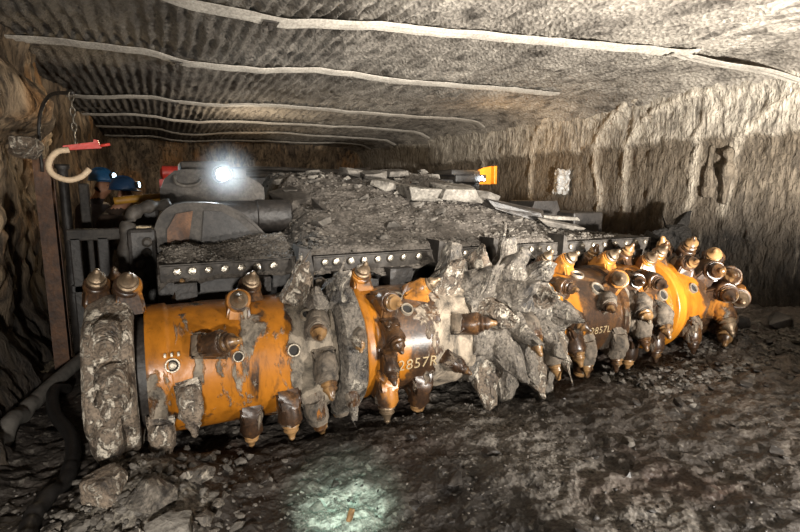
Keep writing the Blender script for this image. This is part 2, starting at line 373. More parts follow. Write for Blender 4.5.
ABOX = [(min(a[0] for a in A) - .2, max(a[0] for a in A) + .2) for A in ARCS]
def wall_x(y, z):
    d = .045 * fr(y * .6, z * .6, 2.) + .022 * fr(y * 10 + .8 * nz(y * 2, z * 2), z * 2.2, 5.) + .03 * fr(y * 15, z * 5.5, 1., 4)
    d += .012 * abs(nz(y * 7 + z * 1.4, z * 1.4, 3.)) + .05 * sm(2.18, 2.28, z + .08 * nz(y * 1.5, 0))
    m, n_ = arc_d(y, z)
    if m < .3: d += (.045 if n_ in (0, 1, 2) else .03) * exp(-(m / .045) ** 2) * (.8 + .5 * nz(y * 12, z * 12))
    d += .18 * sm(.5, .0, z) * (.6 + .6 * vor(y * 4, z * 4, 1.))
    for zl in (.93, .99, 1.06): d -= .018 * exp(-((z - zl) / .012) ** 2) * sm(-.1, .2, nz(y * 2, zl * 9))
    d += .35 * max(0, (z - 2.55) / .5) ** 2.2 * .5
    return 6.42 - d
ys = steps(1.0, 17.6, .027, 1.006, .12); zs = [-.25 + .027 * i for i in range(127)]
WR = tag(gridmesh('wall_right', ys, zs, lambda y, z: (wall_x(y, z), y, z), M['wallR'], flip=True), kind='structure')
at_ = WR.data.attributes.new('arc_pale', 'FLOAT', 'POINT')
at_.data.foreach_set('value', [exp(-(arc_d(v.co.y, v.co.z)[0] / .055) ** 2) * sm(1.1, 1.5, v.co.z) for v in WR.data.vertices])

def wall_lx(y, z):
    d = .12 * fr(y * .8, z * .5, 7.) + .10 * fr(y * 3.5, z * 1.1, 3.) + .05 * fr(y * 9, z * 2.5, 9.) + .02 * fr(y * 20, z * 7, 2., 3)
    d += (.10 + .27 * ga(0, (y - 5.5) / .8)) * sm(1.95, 2.25, z + .15 * nz(y * 2, 3.)) * (1 - .85 * sm(2.35, 2.75, z + .1 * nz(y * 3, 1.))) * (1 - sm(6.6, 7.2, y)) + .06 * (vor(y * 3, z * 2.2) - .4) + .06 * (vor(y * 7, z * 3., 4.) - .35)
    d += .22 * sm(.6, 0, z)
    return -1.27 + d
ys = steps(1.8, 17.6, .022, 1.006, .12); zs = [-.25 + .03 * i for i in range(115)]
tag(gridmesh('wall_left', ys, zs, lambda y, z: (wall_lx(y, z), y, z), M['wallL']), kind='structure')
ws = [-2.2 + .1 * i for i in range(90)]
tag(gridmesh('wall_back', ws, [-.3 + .1 * i for i in range(38)], lambda x, z: (x, 16.6 + .4 * fr(x * .8, z * .8) + .1 * fr(x * 4, z * 4), z), M['wallL']), kind='structure')

# roof straps: ribbed steel bands bolted across the roof
def strap(pts, w, label, kink=None, bolts=()):
    prof = [(-.5, 0), (-.36, -.016), (-.18, -.004), (0, -.02), (.18, -.004), (.36, -.016), (.5, 0)]
    V = []; F = []; P = spline(pts, 14); n = len(prof)
    for p in P:
        z = min(ceil_z(p.x, p.y, False) - .025, p.z) if p.z < 9 else ceil_z(p.x, p.y, False) - .03
        for k in (0, 1):
            for q, h in prof: V.append((p.x, p.y + q * w, z + h + k * .008))
    for i in range(len(P) - 1):
        a = i * 2 * n; c_ = a + 2 * n
        for k in range(n - 1):
            F.append([a + k, a + k + 1, c_ + k + 1, c_ + k]); F.append([a + n + k, c_ + n + k, c_ + n + k + 1, a + n + k + 1])
        F.append([a, c_, c_ + n, a + n]); F.append([a + n - 1, a + 2 * n - 1, c_ + 2 * n - 1, c_ + n - 1])
    e = (len(P) - 1) * 2 * n
    F.append(list(range(n, 2 * n)) + list(range(n - 1, -1, -1))); F.append([e + k for k in range(n)] + [e + 2 * n - 1 - k for k in range(n)])
    mid = P[len(P) // 2]
    o = autosmooth(obj('roof_strap', V, F, M['strap'], None, True, (mid.x, mid.y, ceil_z(mid.x, mid.y, False) - .03)), 40)
    tag(o, label, 'roof strap', 'steel straps across the mine roof')
    for bx in bolts:
        t = min(P, key=lambda p: abs(p.x - bx)); z = ceil_z(t.x, t.y, False) - .05
        g = G().box((-.06, -.06, -.004), (.06, .06, .006), Matrix.Translation((t.x, t.y, z)), .003)
        g.lathe([(.028, 0), (.03, -.014), (.018, -.02), (.016, -.05)], 8, Matrix.Translation((t.x, t.y, z)))
        g.out('roof_bolt', M['steel'], o)
H = 10.
strap([(.0, 4.27, H), (.43, 4.22, H), (1.4, 4.24, H), (2.5, 4.17, H), (3.6, 4.02, H), (4.6, 3.74, H), (5.05, 3.62, H)], .20, 'pale steel roof strap nearest the camera, running out of the top edge', bolts=(.9,))
strap([(-1.25, 6.2, H), (-.4, 6.12, H), (.38, 6.06, H), (1.5, 6.08, H), (3., 6.12, H), (4.4, 6.1, H), (5.5, 6.1, H)], .21, 'second steel roof strap from the camera, ending above the wall arcs', bolts=(.25,))
strap([(-1.25, 9.3, H), (.3, 8.9, H), (1.8, 8.9, H), (3.6, 8.95, H), (6.2, 9.02, H)], .22, 'third steel roof strap, above the lamp on the miner', bolts=(.3,))
strap([(-1.25, 11.5, H), (.3, 11., H), (3., 11.2, H), (6.2, 11.4, H)], .2, 'fourth steel roof strap, deeper in the dark heading')
strap([(-1.2, 13.4, H), (2., 13.2, H), (6.2, 13.4, H)], .2, 'fifth steel roof strap, last but one before the dark end')
strap([(-1.2, 15.3, H), (2., 15.1, H), (6.2, 15.3, H)], .2, 'farthest steel roof strap at the dark end of the heading')
# bent end piece hanging off the roof at the right
g = G(); pl = spline([(4.78, 3.66, 2.96), (4.9, 3.66, 2.985), (5.0, 3.60, 2.94), (5.12, 3.66, 2.97), (5.5, 3.6, 2.93), (6.0, 3.42, 2.87), (6.3, 3.25, 2.76)], 8)
V = []; F = []
for p in pl:
    zz = min(p.z, ceil_z(p.x, p.y, False) - .03)
    for q, h in ((-.055, 0), (-.02, -.012), (.02, -.002), (.055, -.012), (.055, .0), (-.055, .012)): V.append((p.x, p.y + q, zz + h))
for i in range(len(pl) - 1):
    for k in range(6): F.append([i * 6 + k, i * 6 + (k + 1) % 6, i * 6 + 6 + (k + 1) % 6, i * 6 + 6 + k])
F += [[0, 1, 2, 3, 4, 5][::-1], [len(V) - 6 + k for k in range(6)]]
tag(obj('roof_strap', V, F, M['strap'], None, False, pl[0]), 'crumpled short strap bent down onto the pale right wall', 'roof strap', 'steel straps across the mine roof')

# ------------------------------------------------------------------ continuous miner
YC, ZC, RD = 3.4, .48, .40
ROOT = empty('continuous_miner', (2.3, 7.0, .0), 'orange and black continuous mining machine with toothed cutting drum across the heading', 'mining machine')
def cyl(name, x0, x1, rf, m, step=.02, seg=120, parent=ROOT):
    n = max(2, int((x1 - x0) / step) + 1); V = []; F = []
    for j in range(n):
        x = x0 + (x1 - x0) * j / (n - 1)
        for i in range(seg):
            t = 2 * pi * i / seg; r = rf(x, t, j in (0, n - 1)); V.append((x, YC - r * cos(t), ZC + r * sin(t)))
    for j in range(n - 1):
        for i in range(seg): a = j * seg + i; c_ = j * seg + (i + 1) % seg; F.append([a, c_, c_ + seg, a + seg])
    for j in (0, n - 1):
        k = len(V); V.append((x0 if j == 0 else x1, YC, ZC))
        for i in range(seg):
            q = [j * seg + i, j * seg + (i + 1) % seg, k]; F.append(q if j else q[::-1])
    return autosmooth(obj(name, V, F, m, parent, True), 50)
def nzc(x, t, s, o=0., sx=1.): return fr(x * s * sx + o, cos(t) * s * .45, sin(t) * s * .45)
def edge(x, x0, x1, w): return min(1., (x - x0) / w, (x1 - x) / w)
# core shaft seen in the gaps
cyl('drum_shaft', -.42, 5.05, lambda x, t, e: .34, M['darksteel'], .5, 48)
def ringf(x0, x1, r0, lump, fq, o, side=.05):
    return lambda x, t, e: r0 + lump * (.7 * nzc(x, t, fq, o) + .45 * sin(t * 7 + o) * .5 + .3 * nzc(x, t, fq * 3, o)) - (side * .6 if e else 0)
D1 = cyl('end_ring', -.44, -.19, ringf(-.44, -.19, .48, .05, 4, 2.), M['palemud'], .02)
D2 = cyl('drum_section', -.135, .985, lambda x, t, e: RD + (.012 if x < -.01 else 0) + sm(.62, .8, x) * (.008 + .02 * nzc(x, t, 6, 1)) + (.012 * max(0, nzc(x, t, 3, 5)) if x > 0 else 0) - (.004 if e else 0),
         m_drum('drum_paint_near', .66, .62, .82, .66, .66, .8), .0125, 160)
D2['label'] = 'bright orange drum section with grey mud at its inner end'
D3 = cyl('drum_ring', 1.0, 1.17, ringf(1.0, 1.17, .485, .03, 4, 4.), M['mud'], .02)
D4 = cyl('drum_section', 1.185, 2.06, lambda x, t, e: RD + (.014 if x < 1.25 else 0) + sm(1.74, 1.84, x) * (.014 + .015 * nzc(x, t, 6, 3)) - (.004 if e else 0),
         m_drum('drum_paint_second', .3, 1.5, 1.9, .58, 1.25, 1.6, (.40, .145, .012), (.24, .195, .145)), .0125, 160)
D4['label'] = 'rusty orange drum section with raised weld digits'
D5 = cyl('drum_section', 2.02, 2.88, lambda x, t, e: .425 + .07 * nzc(x, t, 5, 7) + .045 * nzc(x, t, 11, 2) + .03 * sin(3 * t + x * 7), M['mud'], .014, 160)
D5['label'] = 'grey mud-caked middle drum section'
D6 = cyl('drum_section', 2.87, 3.66, lambda x, t, e: RD + (.03 if x < 2.93 else 0) + (.022 if x > 3.58 else 0) - (.004 if e else 0),
         m_drum('drum_paint_third', .38, 3.5, 3.9, .45, 3.0, 3.3, (.40, .15, .014), (.16, .12, .08)), .0125, 160)
D6['label'] = 'orange and brown drum section with weld digits right of the mud'
D7 = cyl('drum_ring', 3.66, 3.84, ringf(3.66, 3.84, .42, .05, 5, 8.), M['blockM'], .02)
D8 = cyl('drum_section', 3.84, 4.24, lambda x, t, e: RD + .01 * nzc(x, t, 6, 9) - (.004 if e else 0), m_drum('drum_paint_fourth', .5, rust=.75), .0125, 140)
D9 = cyl('drum_rim', 4.24, 4.36, lambda x, t, e: .455 - (.012 if e else 0) + .004 * nzc(x, t, 5), m_drum('drum_paint_rim', .2, rust=.35, hue=(.46, .175, .015)), .012, 140)
D10 = cyl('drum_section', 4.36, 4.78, lambda x, t, e: RD - (.004 if e else 0), m_drum('drum_paint_far', .35, rust=.5, xr0=4.55, xr1=4.85), .0125, 140)
D11 = cyl('end_ring', 4.78, 5.08, ringf(4.78, 5.08, .41, .05, 5, 3.), M['blockR'], .02)

def frame(x, deg, r, skew=0., scale=1.):
    t = R(deg); n = Vector((0, -cos(t), sin(t))); f = Vector((0, -sin(t), -cos(t))); u = f.cross(n)
    m = Matrix((u, f, n)).transposed().to_4x4(); m.translation = Vector((x, YC, ZC)) + n * r
    return m @ Matrix.Rotation(R(skew), 4, 'Z') @ Matrix.Scale(scale, 4)
AX = Matrix.Translation((0, -.02, .055)) @ Matrix.Rotation(R(-48), 4, 'X')      # sleeve axis, leaning forward
def block_mesh(kind, m):
    bm = bmesh.new()
    pts = [(-.08, -.15, -.05), (.08, -.15, -.05), (.075, .10, -.05), (-.075, .10, -.05), (-.062, -.07, .10), (.062, -.07, .10), (.055, .05, .075), (-.055, .05, .075), (-.068, -.13, .03), (.068, -.13, .03)]
    for p in pts: bm.verts.new(p)
    bmesh.ops.convex_hull(bm, input=bm.verts[:])
    bmesh.ops.bevel(bm, geom=bm.edges[:], offset=.012, segments=2, affect='EDGES')
    bm.verts.index_update(); g = G(); g.add([v.co.copy() for v in bm.verts], [[v.index for v in f.verts] for f in bm.faces]); bm.free()
    g.lathe([(.045, -.06), (.066, -.045), (.072, .02), (.072, .058), (.066, .072), (.060, .074), (.060, .086)], 20, AX)
    if kind == 'mud':
        g.lathe([(.05, -.08), (.07, -.05), (.076, -.0), (.072, .03), (.06, .05)], 18, AX @ Matrix.Translation((0, -.02, -.02)))
    amp = {'clean': .004, 'rust': .009, 'mud': .014}[kind]
    o = g.out('pick_block', m, None, False, None, amp, 30 if kind != 'mud' else 22); autosmooth(o, 40); me = o.data; bpy.data.objects.remove(o); return me
def pick_mesh(m, worn=0):
    g = G(); L = .178 - .012 * worn
    g.lathe([(.03, .06), (.050, .083), (.053, .090), (.053, .100), (.044, .107), (.043, .118), (.047, .122), (.046, .130), (.036, .140), (.024, .158), (.019, L), (.020, L + .003), (.016, L + .013), (.005, L + .022)], 18, AX)
    o = g.out('cutter_pick', m, None, True); autosmooth(o, 30); me = o.data; bpy.data.objects.remove(o); return me
BL = {'o': block_mesh('clean', M['blockO']), 'r': block_mesh('rust', M['blockR']), 'm': block_mesh('mud', M['blockM']), 'p': block_mesh('mud', M['palemud'])}
M['muddypick'] = m_drum('pick_muddy', .6, rust=.9, hue=(.30, .17, .07), mudc=(.3, .25, .18))
PK = {'o': pick_mesh(M['carbide']), 'r': pick_mesh(M['muddypick'], .5), 'm': pick_mesh(M['muddypick'], 0), 'p': pick_mesh(M['palemud'], 0)}
def link(name, me, parent, mtx):
    o = bpy.data.objects.new(name, me); C.objects.link(o); o.parent = parent
    o.matrix_local = Matrix.Translation(-parent_origin(parent)) @ mtx; return o
def pick(par, x, deg, kind='r', r=RD, skew=0., scale=1.0, nopick=False):
    m = frame(x, deg, r - .005, skew, scale)
    link('pick_block', BL[kind], par, m)
    if not nopick: link('cutter_pick', PK[kind], par, m)
def clod_mesh(seed):
    """a pick buried in clay: angular bent shard"""
    rg = random.Random(seed * 7 + 1); bm = bmesh.new(); q = rg.uniform
    for k in range(7):
        a = 2 * pi * k / 7 + q(-.2, .2); bm.verts.new((cos(a) * q(.09, .125), sin(a) * q(.13, .17) - .03, -.07))
    for k in range(5):
        a = 2 * pi * k / 5 + q(-.4, .4); bm.verts.new((cos(a) * q(.05, .10), sin(a) * q(.06, .12) + .02, q(.06, .14)))
    for k in range(3): bm.verts.new((q(-.05, .05), .10 + q(-.03, .05), q(.26, .34)))
    bmesh.ops.convex_hull(bm, input=bm.verts[:])
    for v in [v for v in bm.verts if not v.link_faces]: bm.verts.remove(v)
    bmesh.ops.bevel(bm, geom=bm.edges[:], offset=.012, segments=1, affect='EDGES')
    bmesh.ops.triangulate(bm, faces=bm.faces[:])
    for _ in range(2): bmesh.ops.subdivide_edges(bm, edges=[e for e in bm.edges if e.calc_length() > .03], cuts=1, use_grid_fill=True); bmesh.ops.triangulate(bm, faces=bm.faces[:])
    for v in bm.verts:
        p = v.co; v.co = p + Vector((fr(p.x * 9 + seed, p.y * 9, p.z * 9), fr(p.y * 9, p.z * 9 + seed, p.x * 9), fr(p.z * 9, p.x * 9, p.y * 9 + seed))) * .022
    o = from_bm('mud_caked_pick', bm, M['mud'] if seed % 3 else M['palemud']); autosmooth(o, 28); me = o.data; bpy.data.objects.remove(o); return me
CL = [clod_mesh(i) for i in range(6)]
def clod(par, x, deg, i, r=RD, skew=0., scale=1.): link('mud_caked_pick', CL[i % 6], par, frame(x, deg, r, skew, scale))
# near end ring
for x, d, k, s, sk in [(-.38, 94, 'o', 1.0, 10), (-.21, 82, 'o', 1.1, 8), (-.31, 38, 'p', 1.0, 0), (-.29, 8, 'p', 1.1, 0), (-.33, -26, 'p', .95, 0), (-.3, 125, 'r', 1.1, 0), (-.3, 165, 'r', 1., 0), (-.34, 215, 'r', 1., 0), (-.33, -58, 'p', 1.0, 0)]:
    pick(D1, x, d, k, .475, sk, s)
# first orange section
for x, d, k, s, sk in [(.08, -14, 'p', .95, 5), (-.08, -44, 'p', 1., 0), (.24, 30, 'r', 1.05, 80), (.40, 66, 'o', 1.05, -6), (.50, 92, 'o', 1.05, 6), (.43, -52, 'r', .95, 0), (.66, -40, 'r', 1.05, 4), (.86, -52, 'm', 1.05, 20), (.85, 34, 'm', 1.0, -15), (.88, -4, 'm', 1.0, 0),
                       (.1, 130, 'r', 1, 0), (.7, 150, 'r', 1, 0), (.0, 200, 'r', 1, 0), (.5, 230, 'r', 1, 0), (.3, 170, 'r', 1, 0)]:
    pick(D2, x, d, k, RD, sk, s)
for i, (x, d, s, sk) in enumerate([(.78, 78, 1.0, 30), (.90, 58, .9, -24), (1.02, 66, 1.0, 20), (.9, 110, .9, 0)]): clod(D2, x, d, i, RD, sk, s)
# serrated ring between the first two sections
for i in range(7): pick(D3, 1.07 + .03 * (i % 2), 70 - i * 51, 'm', .45, (-1) ** i * 15, .65, nopick=i % 2 == 0)
for i, d in enumerate((-38, 20, 58)): clod(D3, 1.08, d, i + 2, .44, 0, .5)
# second orange section
for x, d, k, s, sk in [(1.30, 94, 'o', 1.1, 0), (1.37, 50, 'r', 1.05, 12), (1.36, 18, 'r', .95, 0), (1.33, -8, 'r', .8, 0), (1.33, -38, 'o', 1.15, 0), (1.68, 62, 'o', .95, 70), (1.64, -55, 'r', 1.1, 0), (1.98, 20, 'r', 1.1, 80), (1.86, -16, 'r', .8, 60),
                       (1.4, 140, 'r', 1, 0), (1.5, 190, 'r', 1, 0), (1.45, 235, 'r', 1, 0)]:
    pick(D4, x, d, k, RD, sk, s)
# mud-caked middle
for i, (x, d, s, sk) in enumerate([(1.92, 72, 1.05, 20), (2.06, 92, 1.2, -10), (2.18, 62, 1.05, 30), (2.30, 84, 1.1, -20), (2.42, 46, 1.1, 25), (2.55, 74, 1.1, 10), (2.68, 40, 1., -15), (2.74, 66, 1., 20), (2.62, 98, 1.1, 0),
                                   (2.2, 28, 1.0, 20), (2.42, 10, .95, -15), (2.30, -12, 1.1, 10), (2.20, -40, 1.15, -10), (2.38, -46, 1.2, 10), (2.66, -2, .95, 0), (2.62, -34, 1.1, 8), (2.78, -46, 1.05, -6), (2.84, 20, .9, 10), (2.82, -14, .9, -10), (2.5, -22, .9, 15), (2.3, 140, 1, 0), (2.6, 200, 1, 0)]):
    link('mud_caked_pick', CL[i % 6], D5, frame(x, d, .40, sk) @ Matrix.Diagonal((1.3, 1.15, .95, 1)) @ Matrix.Scale(s, 4))
for x, d, k, s, sk in [(2.48, 4, 'm', 1.1, -5), (2.75, -22, 'm', 1.1, 0)]: pick(D5, x, d, k, .43, sk, s)
# third orange section
for x, d, k, s, sk in [(2.94, 12, 'r', 1.05, 30), (3.05, 96, 'o', 1.05, 0), (3.22, 86, 'o', 1.1, 12), (2.98, -16, 'r', 1.1, 0), (3.18, -36, 'm', 1.1, 5), (3.36, 22, 'm', .9, -40), (2.95, 46, 'r', 1., 0), (3.52, -34, 'm', 1.15, -5), (3.56, 46, 'o', 1.2, -60), (3.3, -60, 'r', 1.1, 0), (3.2, 150, 'r', 1, 0), (3.3, 210, 'r', 1, 0)]:
    pick(D6, x, d, k, RD, sk, s)
for x, d, k, s, sk in [(3.72, 84, 'o', 1.1, 0), (3.73, 12, 'm', 1.1, -30), (3.78, 44, 'r', 1., -40), (3.76, -14, 'm', 1.05, -10), (3.75, -44, 'r', 1.1, 0), (3.74, 110, 'r', 1.1, 0), (3.74, 180, 'r', 1, 0)]: pick(D7, x, d, k, .40, sk, s)
for x, d, k, s, sk in [(4.0, -4, 'm', 1.1, -20), (4.04, -36, 'r', 1.1, 0), (4.18, 74, 'o', 1.05, -30), (4.1, 100, 'r', 1.1, 0), (3.98, 40, 'r', 1.1, -20), (4.1, 170, 'r', 1, 0)]: pick(D8, x, d, k, RD, sk, s)
for x, d, k, s, sk in [(4.44, 86, 'o', 1.05, -20), (4.55, -34, 'r', 1.1, 0), (4.6, 60, 'r', 1.1, -30), (4.7, 104, 'r', 1.05, -20), (4.5, 160, 'r', 1, 0)]: pick(D10, x, d, k, RD, sk, s)
for x, d, k, s, sk in [(4.82, 44, 'r', 1.1, -50), (4.86, 18, 'r', 1.15, -60), (4.84, -6, 'o', 1.1, -20), (5.0, 62, 'r', 1.1, -70), (5.02, 10, 'o', 1.2, -80), (5.0, 34, 'r', 1.15, -75), (4.95, 90, 'r', 1.1, -40), (5.0, -30, 'r', 1.1, -70), (4.9, 118, 'r', 1.1, -40), (4.95, 200, 'r', 1, -60), (4.95, 260, 'r', 1, -60)]:
    pick(D11, x, d, k, .40, sk, s * 1.25)
# ring-shaped ports welded into the drum skin
def port(par, x, deg, r, rad, claws=False):
    m = frame(x, deg, r)
    g = G(); seg = 24; prof = [(rad * .70, -.01), (rad * .70, .012), (rad * .78, .018), (rad * .94, .018), (rad, .010), (rad * 1.02, -.01)]
    V = []; F = []
    for q, h in prof:
        for i in range(seg): a = 2 * pi * i / seg; V.append((q * cos(a), q * sin(a), h))
    for j in range(len(prof) - 1):
        for i in range(seg): a = j * seg + i; c_ = j * seg + (i + 1) % seg; F.append([a, c_, c_ + seg, a + seg])
    g.add(V, F, m)
    if claws:
        for q in (-.035, 0, .035): g.box((q - .007, -rad * 1.75, -.005), (q + .007, -rad * 1.15, .02), m, .003)
    o = autosmooth(g.out('port_ring', M['ring'], par, True), 40)
    G().lathe([(rad * .72, .002), (rad * .72, .004)], 24, m).out('port_bore', M['hole'], par)
    if claws: G().lathe([(.022, .003), (.022, .014), (.012, .018)], 12, m).out('port_plug', M['ring'], par)
port(D2, -.0, 19, .403, .042, True); port(D2, .36, 19, .405, .034); port(D2, .81, 48, .425, .042); port(D2, .69, 18, .415, .042)
port(D4, 1.53, 44, .402, .048); port(D4, 1.50, 62, .402, .042); port(D6, 3.36, 43, .402, .062); port(D6, 3.28, 70, .402, .06); port(D8, 4.10, 24, .408, .055); port(D10, 4.55, 28, .402, .05)
# raised weld-bead numbers
def weld_text(par, txt, x, deg, size):
    cu = bpy.data.curves.new('t', 'FONT'); cu.body = txt; cu.size = size; cu.offset = -.001; cu.space_character = 1.08
    t = bpy.data.objects.new('t', cu); C.objects.link(t)
    mod = None; dg = bpy.context.evaluated_depsgraph_get(); me = bpy.data.meshes.new_from_object(t.evaluated_get(dg))
    vs = [v.co.copy() for v in me.vertices]; fs = [list(p.vertices) for p in me.polygons]; bpy.data.objects.remove(t); bpy.data.curves.remove(cu); bpy.data.meshes.remove(me)
    bm = bmesh.new(); bv = [bm.verts.new(v) for v in vs]
    for f in fs:
        try: bm.faces.new([bv[i] for i in f])
        except ValueError: pass
    bmesh.ops.remove_doubles(bm, verts=bm.verts[:], dist=1e-5)
    r = bmesh.ops.extrude_face_region(bm, geom=bm.faces[:])
    for e in r['geom']:
        if isinstance(e, bmesh.types.BMVert): e.co.z = .007
    for v in bm.verts:
        th = R(deg) + v.co.y / RD; rr = RD + .001 + v.co.z; v.co = Vector((x + v.co.x, YC - rr * cos(th), ZC + rr * sin(th)))
    bmesh.ops.recalc_face_normals(bm, faces=bm.faces[:])
    from_bm('weld_number', bm, M['weld'], par)
weld_text(D4, '2857R', 1.41, -18, .115)
weld_text(D6, '2857L', 3.20, -13, .09)

# bolted scraper plates in front of the rubble, each bolt a piece of its own
def plate(x0, x1, bolts, m=M['steel'], z0=.975, z1=1.10):
    p = autosmooth(G().box((x0, 3.69, z0), (x1, 3.77, z1), None, .01).box((x0, 3.69, z1 - .02), (x1, 4.1, z1 - .0), None, .006).out('scraper_plate', m, ROOT, False), 40)
    for x in bolts:
        mt = Matrix.Translation((x, 3.69, 1.05)) @ Matrix.Rotation(R(90), 4, 'X')
        G().lathe([(.020, -.004), (.030, .0), (.030, .018), (.024, .026), (.01, .03)], 6 if int(x * 100) % 2 else 14, mt).out('bolt', M['bolt'], p)
plate(-.04, .86, [.07, .165, .27, .38, .49, .6, .72])
plate(1.02, 2.06, [1.11, 1.2, 1.32, 1.43, 1.55, 1.66, 1.78, 1.92])
plate(2.16, 2.62, [2.24, 2.38, 2.5])
plate(2.70, 3.45, [2.8, 2.9, 3.0, 3.11, 3.21, 3.32])
plate(3.5, 4.75, [3.6, 3.75, 3.9, 4.05, 4.2, 4.36, 4.5, 4.64])
# end piece and lugs between the plates
for x, w in ((.94, .06), (2.11, .04), (2.66, .035), (3.47, .03)):
    g = G().prism([(x - w, .70), (x + w * .8, .70), (x + w, 1.0), (x + w * .7, 1.16), (x - w * .6, 1.18), (x - w, 1.02)], 3.62, 3.85); autosmooth(g.out('lug', M['steel'], ROOT, False, None, .01, 12), 30)
# boom: deck under the rubble and the box girder behind the drum
autosmooth(G().box((-.06, 3.78, .50), (4.75, 3.98, 1.02), None, .02).out('boom_front', M['darksteel'], ROOT), 40)
g = G(); g.add([(-.02, 3.98, .55), (4.75, 3.98, .55), (4.75, 3.98, 1.06), (-.02, 3.98, 1.06), (.2, 6.6, .6), (4.6, 6.6, .6), (4.6, 6.6, 1.30), (.2, 6.6, 1.30)],
               [[0, 1, 2, 3], [7, 6, 5, 4], [0, 4, 5, 1], [1, 5, 6, 2], [2, 6, 7, 3], [3, 7, 4, 0]]); g.out('boom', M['darksteel'], ROOT)
g = G().box((.5, 6.5, .35), (4.6, 12.5, 1.35), None, .05).box((.9, 7.2, 1.3), (4.3, 12.4, 1.55), None, .04)
autosmooth(g.out('chassis', M['darksteel'], ROOT), 40)
for x in (.75, 3.75):
    g = G(); pr = [(6.2, .28), (6.35, .08), (6.6, .0), (11.8, .0), (12.1, .1), (12.2, .3), (12.1, .5), (11.8, .58), (6.6, .58), (6.3, .5)]
    n = len(pr); V = [(x, a, z + .0) for a, z in pr] + [(x + .5, a, z) for a, z in pr]
    g.add(V, [list(range(n)), list(range(n, 2 * n))[::-1]] + [[i, n + i, n + (i + 1) % n, (i + 1) % n] for i in range(n)])
    for k in range(30): g.box((x - .02, 6.5 + k * .18, .55), (x + .52, 6.57 + k * .18, .61))
    g.out('crawler_track', M['darksteel'], ROOT)
# hanging brackets and pads between plate and drum
for x, z0, w in ((.12, .86, .07), (.62, .84, .06), (1.25, .86, .09), (1.72, .84, .10), (2.95, .85, .09), (3.3, .86, .09), (3.85, .84, .12), (4.4, .86, .12)):
    g = G().prism([(x - w, z0), (x + w * .9, z0 + .02), (x + w, .98), (x - w, .98)], 3.60, 3.80); autosmooth(g.out('bracket', M['darksteel'], ROOT, False, None, .012, 9), 30)
# curved guard plate behind the near gravel
pts = [(-.12, .62), (-.115, .85), (-.10, 1.08), (-.07, 1.25), (-.02, 1.38), (.05, 1.455), (.16, 1.485), (.30, 1.485), (.44, 1.47), (.57, 1.41), (.68, 1.32), (.77, 1.215), (.80, 1.0), (.8, .62)]
g = G().prism(pts, 4.2, 4.26); guard = autosmooth(g.out('guard_plate', M['steel'], ROOT, False), 40)
inner = [(x * .9 + .035, z - .035) for x, z in pts[1:-1]]
V = []; F = []
rim = spline([(x, 4.19, z) for x, z in pts[:-2]], 4)
for p in rim:
    for a, c_ in ((-.0, -.012), (0, .018), (.55, .018), (.55, -.012)): V.append((p.x, p.y + a, p.z + c_))
for i in range(len(rim) - 1):
    for k in range(4): F.append([i * 4 + k, i * 4 + (k + 1) % 4, i * 4 + 4 + (k + 1) % 4, i * 4 + 4 + k])
F += [[0, 1, 2, 3], [len(V) - 4 + k for k in (3, 2, 1, 0)]]
autosmooth(obj('guard_rim', V, F, M['steel'], ROOT), 40)
autosmooth(G().prism([(.02, 1.12), (.03, 1.3), (.1, 1.42), (.22, 1.44), (.16, 1.12)], 4.185, 4.2).out('guard_panel', M['rust'], ROOT), 40)
autosmooth(G().prism([(.26, 1.12), (.30, 1.44), (.43, 1.43), (.55, 1.36), (.66, 1.25), (.7, 1.12)], 4.185, 4.2).out('guard_panel', M['darksteel'], ROOT), 40)
# lamp housing on top
hs = G().prism([(.0, 1.47), (.0, 1.60), (.04, 1.70), (.12, 1.76), (.2, 1.78), (.62, 1.78), (.70, 1.74), (.84, 1.66), (.88, 1.62), (.88, 1.47)], 4.8, 5.9)
hs.box((.18, 4.95, 1.76), (.6, 5.7, 1.86), None, .02)
HS = autosmooth(hs.out('lamp_housing', M['steel'], ROOT, False, None, .012, 7), 35)
lm = Matrix.Translation((.515, 4.8, 1.738)) @ Matrix.Rotation(R(90), 4, 'X')
HL = autosmooth(G().lathe([(.085, -.06), (.085, .05), (.075, .055), (.072, .04)], 24, lm).out('headlamp', M['darksteel'], HS, True), 40)
G().lathe([(.055, .042), (.05, .05), (.03, .056), (.01, .058)], 24, lm).out('lamp_lens', M['lens'], HS, True)
G().box((.6, 4.78, 1.70), (.72, 4.9, 1.79), None, .01).out('lamp_bracket', M['steel'], HS)
tt = spline([(.12, 4.79, 1.72), (.13, 4.75, 1.66), (.2, 4.76, 1.635), (.3, 4.76, 1.65), (.34, 4.79, 1.7)], 6); G().tube(tt, .014, 8).out('lifting_eye', M['stone'], HS, True)
autosmooth(G().box((-.02, 4.78, 1.42), (.95, 5.6, 1.475), None, .01).out('housing_shelf', M['steel'], ROOT, False), 40)
g = G(); g.lathe([(.10, -.35), (.14, -.34), (.14, .0), (.15, .01), (.15, .3), (.13, .32)], 24, Matrix.Translation((.78, 4.75, 1.36)) @ Matrix.Rotation(R(90), 4, 'Y')); autosmooth(g.out('roller', M['darksteel'], ROOT, True), 40)
